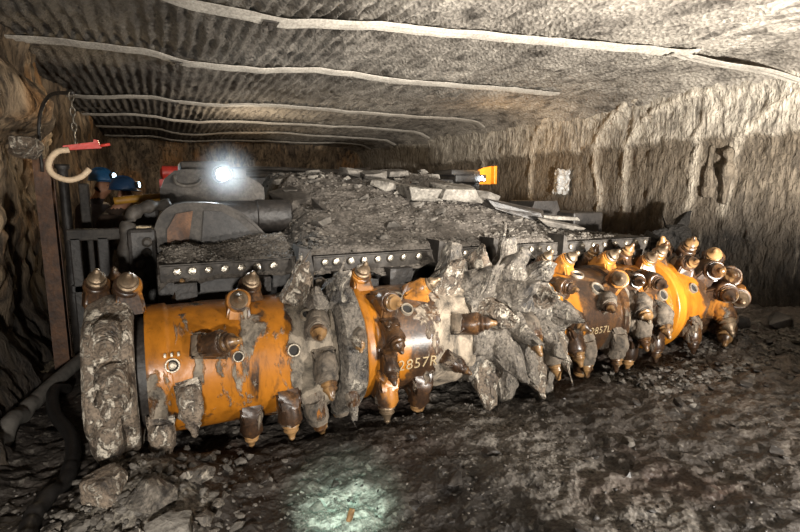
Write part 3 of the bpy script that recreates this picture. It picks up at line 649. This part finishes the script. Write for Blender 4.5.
# near-side arm, hoses and ledge of muck beside the guard
pa = spline([(-.27, 4.15, .62), (-.27, 4.18, .95), (-.25, 4.2, 1.2), (-.21, 4.22, 1.40), (-.1, 4.3, 1.47), (.05, 4.4, 1.48)], 8)
G().tube(pa, .055, 12, lambda t: .06 - .018 * t + .008 * sin(t * 40)).out('side_arm', M['steel'], ROOT, True)
G().box((-.24, 4.12, .45), (-.05, 4.6, 1.32), None, .03).out('side_box', M['darksteel'], ROOT)
for k, (x, y, z) in enumerate([(-.16, 4.10, 1.06), (-.12, 4.1, 1.14), (-.17, 4.1, .97), (-.11, 4.1, 1.22), (-.15, 4.1, .9)]):
    G().lathe([(.03, -.02), (.036, .03), (.02, .045)], 10, Matrix.Translation((x, y, z)) @ Matrix.Rotation(R(90), 4, 'X')).out('hose_end', M['steel'], ROOT)
G().tube(spline([(-.38, 5.2, 1.50), (-.2, 5.22, 1.52), (0.02, 5.25, 1.535)], 6), .035, 10).out('grab_rail', M['yellow'], ROOT, True)
G().box((-.24, 4.9, .6), (-.02, 5.6, 1.46), None, .03).out('side_box', M['darksteel'], ROOT)
# far-side trough and rear control box with its lit amber plate
g = G().prism([(4.15, 1.22), (4.25, 1.46), (4.62, 1.46), (4.68, 1.30), (5.2, 1.28), (5.25, 1.06), (4.2, 1.0)], 5.0, 5.5); g.out('side_trough', M['darksteel'], ROOT)
g = G().box((4.62, 4.7, .9), (5.12, 5.6, 1.32), None, .02); g.out('side_box', M['darksteel'], ROOT)
ctl = autosmooth(G().box((4.0, 7.3, 1.45), (5.0, 8.2, 1.78), None, .03).box((4.45, 7.22, 1.72), (4.95, 7.9, 1.93), None, .03).box((4.3, 7.1, 1.84), (4.75, 7.7, 1.93), None, .02).out('control_box', M['darksteel'], ROOT), 40)
g = G().prism([(5.05, 1.70), (5.05, 1.93), (5.2, 1.99), (5.38, 2.02), (5.42, 1.70)], 7.5, 7.54); g.out('amber_plate', M['amber'], ctl)
G().box((5.36, 7.4, 1.7), (5.42, 7.54, 2.02), None, .01).out('amber_plate_edge', M['amber'], ctl)
G().prism([(4.91, 1.76), (4.96, 1.83), (5.02, 1.76)], 7.18, 7.22).out('work_lamp', M['lens'], ctl)
G().box((5.0, 7.3, 1.74), (5.12, 7.42, 1.86), None, .01).out('lamp_guard', M['darksteel'], ctl)

tk = G().lathe([(.05, -.3), (.10, -.27), (.10, .22), (.05, .26)], 20, Matrix.Translation((.32, 8.0, 1.84)) @ Matrix.Rotation(R(90), 4, 'Y')).box((.0, 7.8, 1.5), (.7, 8.4, 1.75)); autosmooth(tk.out('red_tank', M['red'], ROOT, True), 40)
G().box((.6, 8.0, 1.5), (1.1, 8.6, 1.93), None, .02).box((1.1, 8.1, 1.5), (2.6, 9.0, 1.86), None, .02).out('rear_deck', M['darksteel'], ROOT)
for k in range(4): G().tube(spline([(.4 + .2 * k, 7.9, 1.80), (1.4 + .3 * k, 8.1 + .1 * k, 1.93 - .02 * k), (3.4, 8.4, 1.88 + .03 * k)], 8), .035, 8).out('rear_hose', M['steel'], ROOT, True)
# ------------------------------------------------------------------ rubble on the machine
def heap_h(x, y):
    e = sm(.85, 1.25, x + .25 * (5.2 - y) * 0) * (1 - sm(2.9, 4.75, x + .18 * nz(y * 2, 3.)))
    rise = sm(3.55, 5.75, y)
    h = 1.085 + (.66 * rise) * e + .05 * e * fr(x * 2.2, y * 2.2) + .02 * fr(x * 8, y * 8, 2.)
    h += .03 * (vor(x * 7, y * 7) - .3) * e + .02 * sm(4.7, 4.0, x)
    return h - .16 * sm(3.80, 3.66, y)
xs = [.80 + .022 * i for i in range(187)]; ys = [3.66 + .024 * i for i in range(130)]
def skirt(x, y):
    h = heap_h(x, y)
    k = sm(.95, .80, x) + sm(4.75, 4.92, x) + sm(6.45, 6.76, y); return (x, y, h - .35 * min(1, k))
tag(gridmesh('rubble_heap', xs, ys, skirt, M['rubble']), 'heap of grey fine rubble covering the top of the mining machine', 'rubble', None, 'stuff')
def gravel_h(x, y): return 1.10 + .085 * sm(3.7, 3.98, y) * (1 + .3 * nz(x * 4, 1.)) + .05 * sm(.2, .8, x) * sm(3.75, 4.1, y) + .02 * fr(x * 6, y * 6, 5.) + .012 * fr(x * 20, y * 20) - .12 * sm(3.72, 3.68, y) - .1 * sm(4.16, 4.2, y)
tag(gridmesh('gravel_bed', [-.05 + .015 * i for i in range(66)], [3.67 + .015 * i for i in range(36)], lambda x, y: (x, y, gravel_h(x, y) - .06 * sm(.02, -.05, x) - .1 * sm(.88, .93, x)), M['rubble']),
    'bed of grey gravel on the bolted ledge in front of the guard plate', 'gravel', None, 'stuff')
def scatter(n, fx, fy, hf, s0, s1, fl=.7, sink=.2):
    o = []
    for _ in range(n):
        x, y = fx(), fy(); s = s0 + (s1 - s0) * rnd() ** 3; o.append((x, y, hf(x, y) + s * fl * (.5 - sink), s, fl))
    return o
tag(pebbles('rubble_stones', scatter(5200, lambda: U(.95, 4.8), lambda: 3.68 + 2.6 * rnd() ** 1.3, heap_h, .005, .034, .65), M['heapstone']), 'scatter of small grey stones over the rubble heap', 'stones', None, 'stuff')
tag(pebbles('gravel_stones', scatter(1500, lambda: U(-.03, .9), lambda: U(3.69, 4.17), gravel_h, .005, .016, .75), M['heapstone']), 'small grey stones on the gravel ledge', 'stones', None, 'stuff')

def rock(name, loc, size, rot, seed, m, label, cat='rock', group=None, n=16):
    vs, fs = hullrock(*size, seed, n, True, name == 'rock_slab')
    mt = Matrix.Rotation(R(rot[2]), 3, 'Z') @ Matrix.Rotation(R(rot[1]), 3, 'Y') @ Matrix.Rotation(R(rot[0]), 3, 'X')
    o = obj(name, [mt @ v + Vector(loc) for v in vs], fs, m, None, False, loc); autosmooth(o, 25)
    return tag(o, label, cat, group)
SL = 'rock slabs on top of the rubble heap'
def hz(x, y, up=.0): return heap_h(x, y) + up
for loc, size, rot, seed, m, label in [
    ((2.50, 4.80, hz(2.50, 4.80, .07)), (.24, .20, .072), (10, 4, 10), 3, 'slab', 'pale rock slab left of the long split slab on the heap crest'),
    ((2.92, 4.72, hz(2.92, 4.72, .09)), (.29, .20, .078), (10, 6, -6), 21, 'slab', 'large pale rock slab in the middle of the heap crest'),
    ((3.30, 4.72, hz(3.30, 4.72, .09)), (.15, .13, .07), (4, 8, 20), 9, 'stone', 'blocky grey rock right of the large pale slabs'),
    ((2.20, 5.0, hz(2.20, 5.0, .05)), (.15, .13, .05), (14, -6, 35), 14, 'slab', 'small pale rock at the left end of the slab row'),
    ((2.2, 5.35, hz(2.2, 5.35, .05)), (.17, .10, .04), (14, 0, -20), 31, 'stone', 'flat grey rock behind the left end of the slab row'),
    ((2.55, 5.5, hz(2.55, 5.5, .05)), (.20, .12, .045), (6, 0, 14), 33, 'stone', 'flat grey rock behind the pale slabs on the crest'),
    ((3.55, 4.55, hz(3.55, 4.55, .07)), (.38, .10, .065), (10, 14, -16), 41, 'coal', 'long dark slab sloping down right of the heap crest'),
    ((3.95, 4.25, hz(3.95, 4.25, .05)), (.28, .07, .045), (12, 12, -10), 43, 'stone', 'long grey slab near the right end of the bolted plates'),
    ((4.1, 4.5, hz(4.1, 4.5, .10)), (.36, .05, .025), (6, 4, -4), 47, 'slab', 'thin pale slab lying flat beside the dark trough'),
    ((1.35, 4.6, hz(1.35, 4.6, .03)), (.22, .05, .03), (10, 14, 60), 51, 'steel', 'narrow bar-like grey rock on the left flank of the heap'),
    ((2.02, 5.5, hz(2.02, 5.5, .04)), (.14, .10, .05), (4, 5, 10), 55, 'stone', 'grey rock on the crest above the left flank'),
    ((1.15, 4.95, hz(1.15, 4.95, -.02)), (.16, .22, .12), (18, -20, 12), 58, 'steel', 'big grey rock at the left end of the heap by the roller')]:
    rock('rock_slab', loc, size, rot, seed, M[m], label, 'rock', SL)
rg = random.Random(5)
for i in range(70):
    x, y = rg.uniform(1.1, 4.3), 3.8 + 2.2 * rg.random() ** .8; s = rg.uniform(.03, .075)
    rock('loose_rock', (x, y, heap_h(x, y) + s * .25), (s * 1.3, s, s * .5), (rg.uniform(-15, 15), rg.uniform(-15, 15), rg.uniform(0, 180)), 100 + i, M['stone' if i % 3 else 'slab'], 'small grey broken rock lying on the rubble heap on the machine', 'rock', 'loose rocks on the rubble heap', 12)

# ------------------------------------------------------------------ floor rubble
tag(pebbles('floor_gravel', scatter(2600, lambda: U(-.8, 5.6), lambda: 1.0 + 2.3 * rnd(), floor_h, .003, .014, .7), M['coal']), 'dark fine gravel strewn over the mine floor', 'gravel', None, 'stuff')
tag(pebbles('pale_floor_gravel', scatter(1500, lambda: random.gauss(1.95, .3), lambda: U(1.9, 3.1), floor_h, .003, .012, .7) + scatter(1500, lambda: U(3.4, 5.7), lambda: U(2.5, 3.2), floor_h, .006, .04, .6) + scatter(600, lambda: max(-.8, random.gauss(-.2, .3)), lambda: random.gauss(2.6, .35), floor_h, .006, .04, .7) + scatter(250, lambda: random.gauss(.73, .15), lambda: random.gauss(2.2, .14), floor_h, .004, .015, .7), M['stone']),
    'grey stone chips in the trail and along the foot of the drum', 'gravel', None, 'stuff')
for loc, size, rot, seed, m, label in [
    ((2.63, 2.1, 0), (.055, .045, .04), (5, 0, 30), 201, 'stone', 'square grey stone alone on the dark floor right of the pale trail'),
    ((.735, 2.12, 0), (.02, .018, .045), (10, 15, 30), 202, 'rust', 'small brown upright pointed stone in the cool light patch'),
    ((.62, 2.3, 0), (.035, .03, .02), (5, 0, 10), 203, 'stone', 'flat grey stone in the cool light patch, behind the pointed one'),
    ((4.9, 2.9, 0), (.055, .03, .035), (0, 10, 60), 204, 'slab', 'pale wedge-shaped stone on the rubble near the right wall'),
    ((5.7, 2.85, 0), (.16, .12, .09), (10, 10, 20), 205, 'coal', 'big dark rock at the foot of the right wall, by the frame edge'),
    ((5.4, 3.1, 0), (.12, .10, .07), (10, 20, 80), 206, 'coal', 'dark rock behind the big one at the foot of the right wall'),
    ((-.12, 2.42, 0), (.11, .09, .07), (8, 8, 40), 207, 'mud', 'grey muddy lump in front of the near end ring'),
    ((.08, 2.62, 0), (.10, .09, .06), (0, 12, 70), 208, 'mud', 'grey muddy lump under the first orange section'),
    ((-.33, 2.6, 0), (.12, .10, .09), (0, 12, 10), 209, 'palemud', 'pale muddy lump at the foot of the near end ring'),
    ((-.05, 2.2, 0), (.10, .08, .05), (0, 5, 10), 210, 'slab', 'pale flat rock at the bottom edge, left of the cool light patch')]:
    x, y, _ = loc; rock('floor_rock', (x, y, floor_h(x, y) + size[2] * .45), size, rot, seed, M[m], label, 'rock')
for i in range(90):
    a = rg.random()
    if a < .5: x, y = rg.uniform(3.3, 6.1), rg.uniform(2.2, 3.1); m = 'coal' if i % 2 else 'stone'
    elif a < .75: x, y = rg.gauss(-.25, .3), rg.gauss(2.6, .35); m = 'mud'
    else: x, y = rg.uniform(.4, 3.5), rg.uniform(1.5, 2.95); m = 'coal'
    s = rg.uniform(.018, .05)
    rock('loose_rock', (x, y, floor_h(x, y) + s * .3), (s * 1.3, s, s * .65), (rg.uniform(-20, 20), rg.uniform(-20, 20), rg.uniform(0, 180)), 300 + i, M[m], 'small broken rock lying loose on the mine floor before the drum', 'rock', 'loose rocks on the mine floor', 11)
# black muck piled against the far end of the drum
rg = random.Random(9)
for i, (dx, dy, z, sx_, s, label) in enumerate([(5.80, 4.35, .42, .32, .45, 'largest black muck block between the drum end and the right wall'), (5.45, 4.25, .85, .18, .26, 'black muck block just above the far end of the drum'), (5.98, 4.22, 1.20, .09, .17, 'black upright muck block topmost of the pile by the right wall'),
        (5.86, 4.2, 1.0, .17, .17, 'black muck block under the topmost one, against the right wall'), (5.42, 4.5, .3, .22, .35, 'low black muck block behind the far end ring'), (5.66, 4.2, .98, .12, .15, 'small black muck block left of the topmost one')]):
    rock('muck_block', (dx, dy, z), (sx_, sx_, s), (rg.uniform(-15, 15), rg.uniform(-15, 15), rg.uniform(0, 90)), 500 + i, M['black'], label, 'rock')
# ------------------------------------------------------------------ left side: hoses, posts, hanging gear
def ground_tube(pts, r, name, m, label):
    P = [Vector((p.x, p.y, max(p.z, floor_h(p.x, p.y) + r * .8))) for p in spline([(x, y, z) for x, y, z in pts], 16)]
    return tag(G().tube(P, r, 12).out(name, m, None, True, P[len(P) // 2]), label, 'hose')
ground_tube([(-.98, 3.3, .06), (-.97, 3.85, .06), (-.90, 4.4, .08), (-.76, 5.0, .1), (-.66, 5.5, .1), (-.5, 6.0, .1)], .055, 'hydraulic_hose', M['hose'], 'thick grey hose along the foot of the left wall')
ground_tube([(-.62, 2.35, .03), (-.64, 2.7, .03), (-.56, 3.1, .04), (-.60, 3.55, .05), (-.76, 4.0, .06), (-.82, 4.35, .1), (-.78, 4.6, .02)], .042, 'hydraulic_hose', M['hoseb'], 'black hose curving over the floor beside the near end ring')
g = G().box((-.945, 5.15, -.1), (-.92, 5.35, 1.86)).box((-.945, 5.15, -.1), (-.83, 5.18, 1.86)).box((-.945, 5.32, -.1), (-.83, 5.35, 1.86))
tag(g.out('steel_post', M['rust'], None, False, (-.9, 5.25, 0), .006, 5), 'rusty channel-section steel post against the brown left wall', 'post', 'steel posts at the left wall')
tag(G().lathe([(.05, -.1), (.05, .9), (.042, .91), (.042, 1.78), (.06, 1.8), (.06, 1.83)], 16, Matrix.Translation((-.79, 5.5, 0))).out('steel_post', M['darksteel'], None, True, (-.79, 5.5, 0)), 'dark round steel prop right of the rusty channel post', 'post', 'steel posts at the left wall')
g = G().box((-.69, 5.6, -.1), (-.61, 5.7, 1.66), None, .01)
tag(g.out('timber_prop', M['steel'], None, False, (-.65, 5.65, 0), .01, 4), 'grey timber prop standing before the first worker', 'post')
bar = empty('barrier_frame', (-.5, 5.05, 0), 'dark steel barrier with cross rail left of the machine', 'barrier')
G().box((-.74, 5.0, 1.17), (-.17, 5.06, 1.27), None, .01).out('rail', M['steel'], bar)
G().box((-.74, 5.0, .72), (-.17, 5.06, .79), None, .01).out('rail', M['darksteel'], bar)
G().box((-.52, 5.0, -.1), (-.43, 5.06, 1.2), None, .01).out('upright', M['darksteel'], bar)
G().box((-.20, 5.0, -.1), (-.12, 5.06, 1.2), None, .01).out('upright', M['darksteel'], bar)
G().box((-.72, 5.0, -.1), (-.64, 5.06, 1.2), None, .01).out('upright', M['darksteel'], bar)
# pale rock ledge at the top of the post
rock('wall_ledge', (-.93, 4.95, 1.93), (.13, .2, .09), (5, 8, 10), 601, M['palemud'], 'pale rock stub jutting from the left wall above the rusty post', 'rock')
# chain, red bar and loop of pale hose
V = G(); n = 6
for k in range(n):
    z = 2.30 - k * .056; m = Matrix.Translation((-.56, 4.62, z)) @ Matrix.Rotation(R(90 * (k % 2)), 4, 'Z')
    V.tube([m @ Vector((.016 * cos(a), 0, .036 * sin(a))) for a in [2 * pi * i / 12 for i in range(13)]], .006, 6)
ch = V.out('hanging_chain', M['chain'], None, True, (-.56, 4.62, 2.30))
G().tube(spline([(-.88, 5.13, 1.75), (-.86, 5.1, 2.15), (-.74, 4.88, 2.33), (-.54, 4.6, 2.325)], 6), .014, 8).out('anchor_pin', M['darksteel'], ch, True)
tag(ch, 'short steel chain hanging from a thin bent rod above the red bar', 'chain')
rb = empty('red_hook_bar', (-.5, 4.6, 1.94), 'red painted steel bar hung on a chain by the left wall', 'hook')
G().prism([(-.645, 1.895), (-.64, 1.93), (-.50, 1.955), (-.44, 1.965), (-.435, 1.985), (-.41, 1.98), (-.40, 1.95), (-.39, 1.92), (-.45, 1.915)], 4.58, 4.64).out('bar', M['red'], rb)
G().tube([(-.40, 4.61, 1.94), (-.33, 4.61, 1.955)], .012, 8).out('rod', M['red'], rb, True)
G().tube([(-.56, 4.62 + .03 * cos(a), 1.96 + .03 * sin(a)) for a in [2 * pi * i / 12 for i in range(13)]], .008, 6).out('shackle', M['chain'], rb, True)
lp = spline([(-.60, 4.57, 1.90), (-.68, 4.56, 1.88), (-.735, 4.56, 1.80), (-.72, 4.56, 1.72), (-.63, 4.56, 1.675), (-.54, 4.57, 1.70), (-.48, 4.58, 1.76)], 10)
tag(G().tube(lp, .022, 10, lambda t: .022 + .002 * sin(t * 170)).out('hose_loop', M['rope'], None, True, (-.6, 4.57, 1.8)), 'loop of pale ribbed hose hanging from the red bar', 'hose')
# two lumpy stubs of rock left standing on the right wall
for nm, prof, y0, z0, label in (('rock_stub', [(.02, 0), (.085, .01), (.09, .13), (.07, .15), (.075, .30), (.06, .38), (.03, .40), (.03, .52), (.035, .62), (.01, .66)], 4.2, 1.5, 'stepped rock stub on the right wall, the one with the square foot'),
                            ('rock_stub', [(.02, 0), (.035, .03), (.045, .25), (.05, .30), (.075, .36), (.08, .46), (.05, .52), (.045, .56), (.06, .60), (.055, .66), (.02, .70)], 3.95, 1.42, 'slender rock stub on the right wall with a rounded top')):
    x0 = wall_x(y0, z0 + .3) - .0
    g = G().lathe(prof, 20, Matrix.Translation((x0, y0, z0)) @ Matrix.Diagonal((.9, 1, 1, 1)))
    P = g.v; N = []
    for v in P: N.append(v + Vector((fr(v.x * 9, v.y * 9, v.z * 9), fr(v.y * 9, v.z * 9, 3.), .3 * fr(v.z * 9, v.x * 9))) * .02)
    g.v = N; tag(g.out(nm, M['wallR'], None, True, (x0, y0, z0)), label, 'rock')
# plastic sheet on the right wall
V = []; F = []; n = 16
for j in range(n + 1):
    for i in range(n + 1):
        u, v = i / n - .5, j / n - .5; y = 6.78 + u * .34 * (1 + .2 * nz(v * 4, 2.)); z = 1.74 + v * .42
        V.append((wall_x(y, z) - .05 - .07 * (1 - 2 * abs(u)) - .06 * abs(fr(u * 6, v * 6, 4.)), y, z + .05 * nz(u * 5, 1.)))
N = len(V); V += [(x + .008, y, z) for x, y, z in V]
for j in range(n):
    for i in range(n):
        a = j * (n + 1) + i; q = [a, a + 1, a + n + 2, a + n + 1]; F.append(q); F.append([k + N for k in q[::-1]])
for k in range(n):
    for a, c_ in ((k, k + 1), (n * (n + 1) + k + 1, n * (n + 1) + k), ((k + 1) * (n + 1), k * (n + 1)), (k * (n + 1) + n, (k + 1) * (n + 1) + n)): F.append([c_, a, a + N, c_ + N])
tag(obj('plastic_sheet', V, F, M['plastic'], None, False, (6.25, 6.78, 1.74)), 'crumpled clear plastic sheet stuck on the right wall', 'plastic sheet')

# ------------------------------------------------------------------ people
def person(loc, yaw, lean, label, coat, hat, scale=1.):
    J = {}; E = []; Rr = {}
    def j(k, p, r, par=None):
        J[k] = Vector(p); Rr[k] = r
        if par: E.append((par, k))
    f = lean
    j('pelvis', (0, 0, .95), (.15, .12)); j('waist', (.02 + f * .2, 0, 1.10), (.145, .115), 'pelvis'); j('chest', (.05 + f * .55, 0, 1.30), (.175, .13), 'waist')
    j('collar', (.07 + f * .8, 0, 1.44), (.10, .09), 'chest'); j('neck', (.11 + f, 0, 1.51), (.058, .06), 'collar'); j('jaw', (.16 + f * 1.1, 0, 1.575), (.078, .072), 'neck')
    j('head', (.165 + f * 1.15, 0, 1.65), (.098, .082), 'jaw'); j('crown', (.15 + f * 1.15, 0, 1.72), (.075, .068), 'head')
    j('nose', (.255 + f * 1.1, 0, 1.615), (.016, .014), 'head')
    for s, n_ in ((1, 'l'), (-1, 'r')):
        j('ear' + n_, (.15 + f * 1.1, s * .085, 1.63), (.02, .014), 'head')
        j('sh' + n_, (.06 + f * .7, s * .20, 1.38), (.075, .075), 'chest'); j('el' + n_, (.12 + f * .7, s * .26, 1.10), (.052, .052), 'sh' + n_)
        j('wr' + n_, (.34 + f * .7, s * .17, 1.12), (.034, .03), 'el' + n_); j('pa' + n_, (.41 + f * .7, s * .15, 1.13), (.036, .02), 'wr' + n_)
        for q, (dy, dx, dz) in enumerate([(.03, .08, -.01), (.01, .095, -.015), (-.012, .088, -.015), (-.032, .068, -.012)]):
            j(f'f{q}{n_}', (.41 + f * .7 + dx * .6, s * .15 + dy, 1.135 + dz * .3), (.010, .010), 'pa' + n_); j(f'g{q}{n_}', (.41 + f * .7 + dx, s * .15 + dy, 1.12 + dz * 2), (.008, .008), f'f{q}{n_}')
        j('th' + n_, (.38 + f * .7, s * .15 - s * .05, 1.125), (.011, .011), 'pa' + n_); j('tt' + n_, (.42 + f * .7, s * .15 - s * .065, 1.11), (.009, .009), 'th' + n_)
        j('hi' + n_, (-.01, s * .10, .88), (.105, .10), 'pelvis'); j('kn' + n_, (.04, s * .12, .50), (.068, .066), 'hi' + n_); j('an' + n_, (-.01, s * .13, .11), (.05, .05), 'kn' + n_); j('to' + n_, (.15, s * .14, .05), (.045, .035), 'an' + n_)
    keys = list(J); me = bpy.data.meshes.new('b'); me.from_pydata([J[k] for k in keys], [(keys.index(a), keys.index(c_)) for a, c_ in E], [])
    o = bpy.data.objects.new('b', me); C.objects.link(o); md = o.modifiers.new('s', 'SKIN'); md.use_smooth_shade = True
    for i, k in enumerate(keys): me.skin_vertices[0].data[i].radius = Rr[k]; me.skin_vertices[0].data[i].use_root = (k == 'pelvis')
    o.modifiers.new('u', 'SUBSURF').levels = 2
    ev = bpy.data.meshes.new_from_object(o.evaluated_get(bpy.context.evaluated_depsgraph_get()))
    vs = [v.co.copy() for v in ev.vertices]; fs = [list(p.vertices) for p in ev.polygons]; bpy.data.objects.remove(o)
    mt = Matrix.Translation(loc) @ Matrix.Rotation(R(yaw), 4, 'Z') @ Matrix.Scale(scale, 4)
    body = obj('person', [mt @ v for v in vs], fs, [coat, M['skin'], M['boot']], None, True, loc)
    for p in body.data.polygons:
        c_ = sum((vs[i] for i in p.vertices), Vector()) / len(p.vertices)
        if c_.z > 1.50 and c_.x > .07 + f * .8 or min((c_ - J['pal']).length, (c_ - J['par']).length) < .10 and c_.x > J['wrl'].x + .03: p.material_index = 1
        elif c_.z < .2: p.material_index = 2
    tag(body, label, 'person')
    hm = mt @ Matrix.Translation(J['head'] + Vector((-.015, 0, .075))) @ Matrix.Rotation(R(4), 4, 'Y')
    g = G(); prof = [(.128, -.02), (.126, .0), (.118, .04), (.10, .08), (.07, .11), (.03, .125), (.002, .128)]
    g.lathe(prof, 24, hm @ Matrix.Diagonal((1.12, .95, 1, 1)))
    g.lathe([(.118, -.02), (.15, -.026), (.152, -.02), (.12, -.008)], 24, hm @ Matrix.Translation((.02, 0, 0)) @ Matrix.Diagonal((1.12, .95, 1, 1)))
    for a in (-.03, 0, .03): g.tube([hm @ Vector((.135 * cos(t), a, .135 * sin(t) - .003)) for t in [.5 + 2.1 * i / 10 for i in range(11)]], .007, 6)
    h = autosmooth(g.out('helmet', hat, body, True), 40)
    lmx = hm @ Matrix.Translation((.13, 0, .045)) @ Matrix.Rotation(R(82), 4, 'Y')
    autosmooth(G().lathe([(.03, -.01), (.036, .0), (.036, .03), (.031, .034)], 16, lmx).out('cap_lamp', M['boot'], h, True), 40)
    G().lathe([(.031, .033), (.028, .038), (.01, .04)], 16, lmx).out('lamp_lens', M['lensc'], h, True)
    # collar and reflective stripe follow the jacket
    for s in (1, -1): G().lathe([(.001, -.006), (.011, 0), (.001, .006)], 10, mt @ Matrix.Translation((J['head'].x + .083, s * .034, 1.645))).out('eye', M['hole'], body, True)
    return body, lmx
P1, L1 = person(Vector((-.84, 7.05, floor_h(-.84, 7.05))), -32, .10, 'worker in dark overalls and blue helmet with lit cap lamp, at the left wall', M['overall'], M['bluehat'], 1.0)
P2, L2 = person(Vector((-.62, 6.1, floor_h(-.62, 6.1))), -14, .13, 'worker in brown jacket and navy helmet bending towards the machine', M['brownjacket'], M['blackhat'], .945)

hb = NB('lamp_glow'); hb.t.nodes.remove(hb.p); vp = hb.n('ShaderNodeVolumePrincipled'); tc = hb.n('ShaderNodeTexCoord')  # scattering ball added to give the headlamp its soft glow
le = hb.n('ShaderNodeVectorMath'); le.operation = 'LENGTH'; hb.l(tc.outputs['Object'], le.inputs[0])
hb.l(hb.ma('MULTIPLY', hb.ma('POWER', hb.ma('SUBTRACT', 1., hb.ma('DIVIDE', le.outputs['Value'], .3), True), 2.), 1.3), vp.inputs['Density']); vp.inputs['Color'].default_value = (.9, .95, 1, 1)
hb.t.links.new(vp.outputs[0], hb.out.inputs['Volume'])
bm = bmesh.new(); bmesh.ops.create_icosphere(bm, subdivisions=3, radius=.3)
for v in bm.verts: v.co += Vector((.515, 4.42, 1.738))
tag(from_bm('lamp_glow', bm, hb.m, None, True, (.515, 4.42, 1.738)), 'glow volume added in front of the machine headlamp', 'dust haze', None, 'stuff')  # no dust haze here, only the volume added for the headlamp glow
# ------------------------------------------------------------------ light, world, camera
def aim(o, t): o.rotation_euler = (Vector(t) - o.location).to_track_quat('-Z', 'Y').to_euler()
def spot(name, loc, tgt, power, col, ang, blend=.5, size=.1):
    l = bpy.data.lights.new(name, 'SPOT'); l.energy = power; l.color = col; l.spot_size = R(ang); l.spot_blend = blend; l.shadow_soft_size = size
    o = bpy.data.objects.new(name, l); C.objects.link(o); o.location = loc; aim(o, tgt); return o
def point(name, loc, power, col, size=.05):
    l = bpy.data.lights.new(name, 'POINT'); l.energy = power; l.color = col; l.shadow_soft_size = size
    o = bpy.data.objects.new(name, l); C.objects.link(o); o.location = loc; return o
WARM = (1., .945, .865)
spot('roof_work_light', (3.7, -.2, .8), (4.5, 3.5, 3.5), 3500, WARM, 98, .7, .10)
spot('front_work_light', (3.3, -.7, .6), (2.6, 3.5, .75), 1050, WARM, 80, .6, .10)
spot('left_fill', (-.5, -.4, 1.0), (.0, 4.0, 1.0), 600, WARM, 90, .7, .10)  # unseen fill from the left of the camera
spot('high_fill', (2.2, -.6, 2.5), (2.3, 4.9, 1.4), 1500, WARM, 46, .6, .10)  # unseen spot added to brighten the rubble heap from above
spot('cap_light', (.15, .15, 1.75), (.76, 2.26, 0), 760, (.62, 1., .86), 15, 1., .03)
spot('machine_headlamp', (.515, 4.70, 1.738), (.3, 0, 1.2), 60, (.85, .95, 1.), 120, .8, .05)
point('amber_lamp', (5.15, 7.35, 1.84), 2.2, (1., .55, .15), .03)
point('amber_glow', (5.2, 7.0, 2.2), 22, (1., .6, .25), .08)
point('far_heading_fill', (2.2, 13.2, 2.2), 14, (1., .75, .5), .1)  # unseen fill added to lift the back wall out of black
point('heading_fill', (1.6, 9.9, 2.3), 60, (1., .82, .6), .1)  # unseen fill added for the deep roof and its straps
spot('walkway_fill', (-.35, 8.2, 2.4), (-1.0, 5.6, 1.6), 80, (1., .75, .45), 110, .8, .1)  # unseen warm fill added to brighten the two workers
for mx, p in ((L1, 8), (L2, 8)):
    loc = mx @ Vector((0, 0, .06)); spot('cap_lamp_light', loc, mx @ Vector((0, 0, 1)), p, (.6, .85, 1.), 100, .6, .03)
w = bpy.data.worlds.new('World'); sc.world = w; w.use_nodes = True
w.node_tree.nodes['Background'].inputs[0].default_value = (.9, .8, .7, 1); w.node_tree.nodes['Background'].inputs[1].default_value = .02

cam = bpy.data.cameras.new('Camera'); co = bpy.data.objects.new('Camera', cam); C.objects.link(co); sc.camera = co
cam.sensor_width = 36; cam.lens = 500 / 800 * 36; cam.clip_start = .02
yaw, pit = R(25.4), R(8.65)
co.location = (0, 0, 1.6)
fw = Vector((sin(yaw) * cos(pit), cos(yaw) * cos(pit), -sin(pit)))
co.rotation_euler = fw.to_track_quat('-Z', 'Y').to_euler()
sc.view_settings.view_transform = 'Standard'; sc.view_settings.look = 'None'; sc.view_settings.exposure = 0.; sc.view_settings.gamma = 1.
sc.view_settings.use_curve_mapping = False
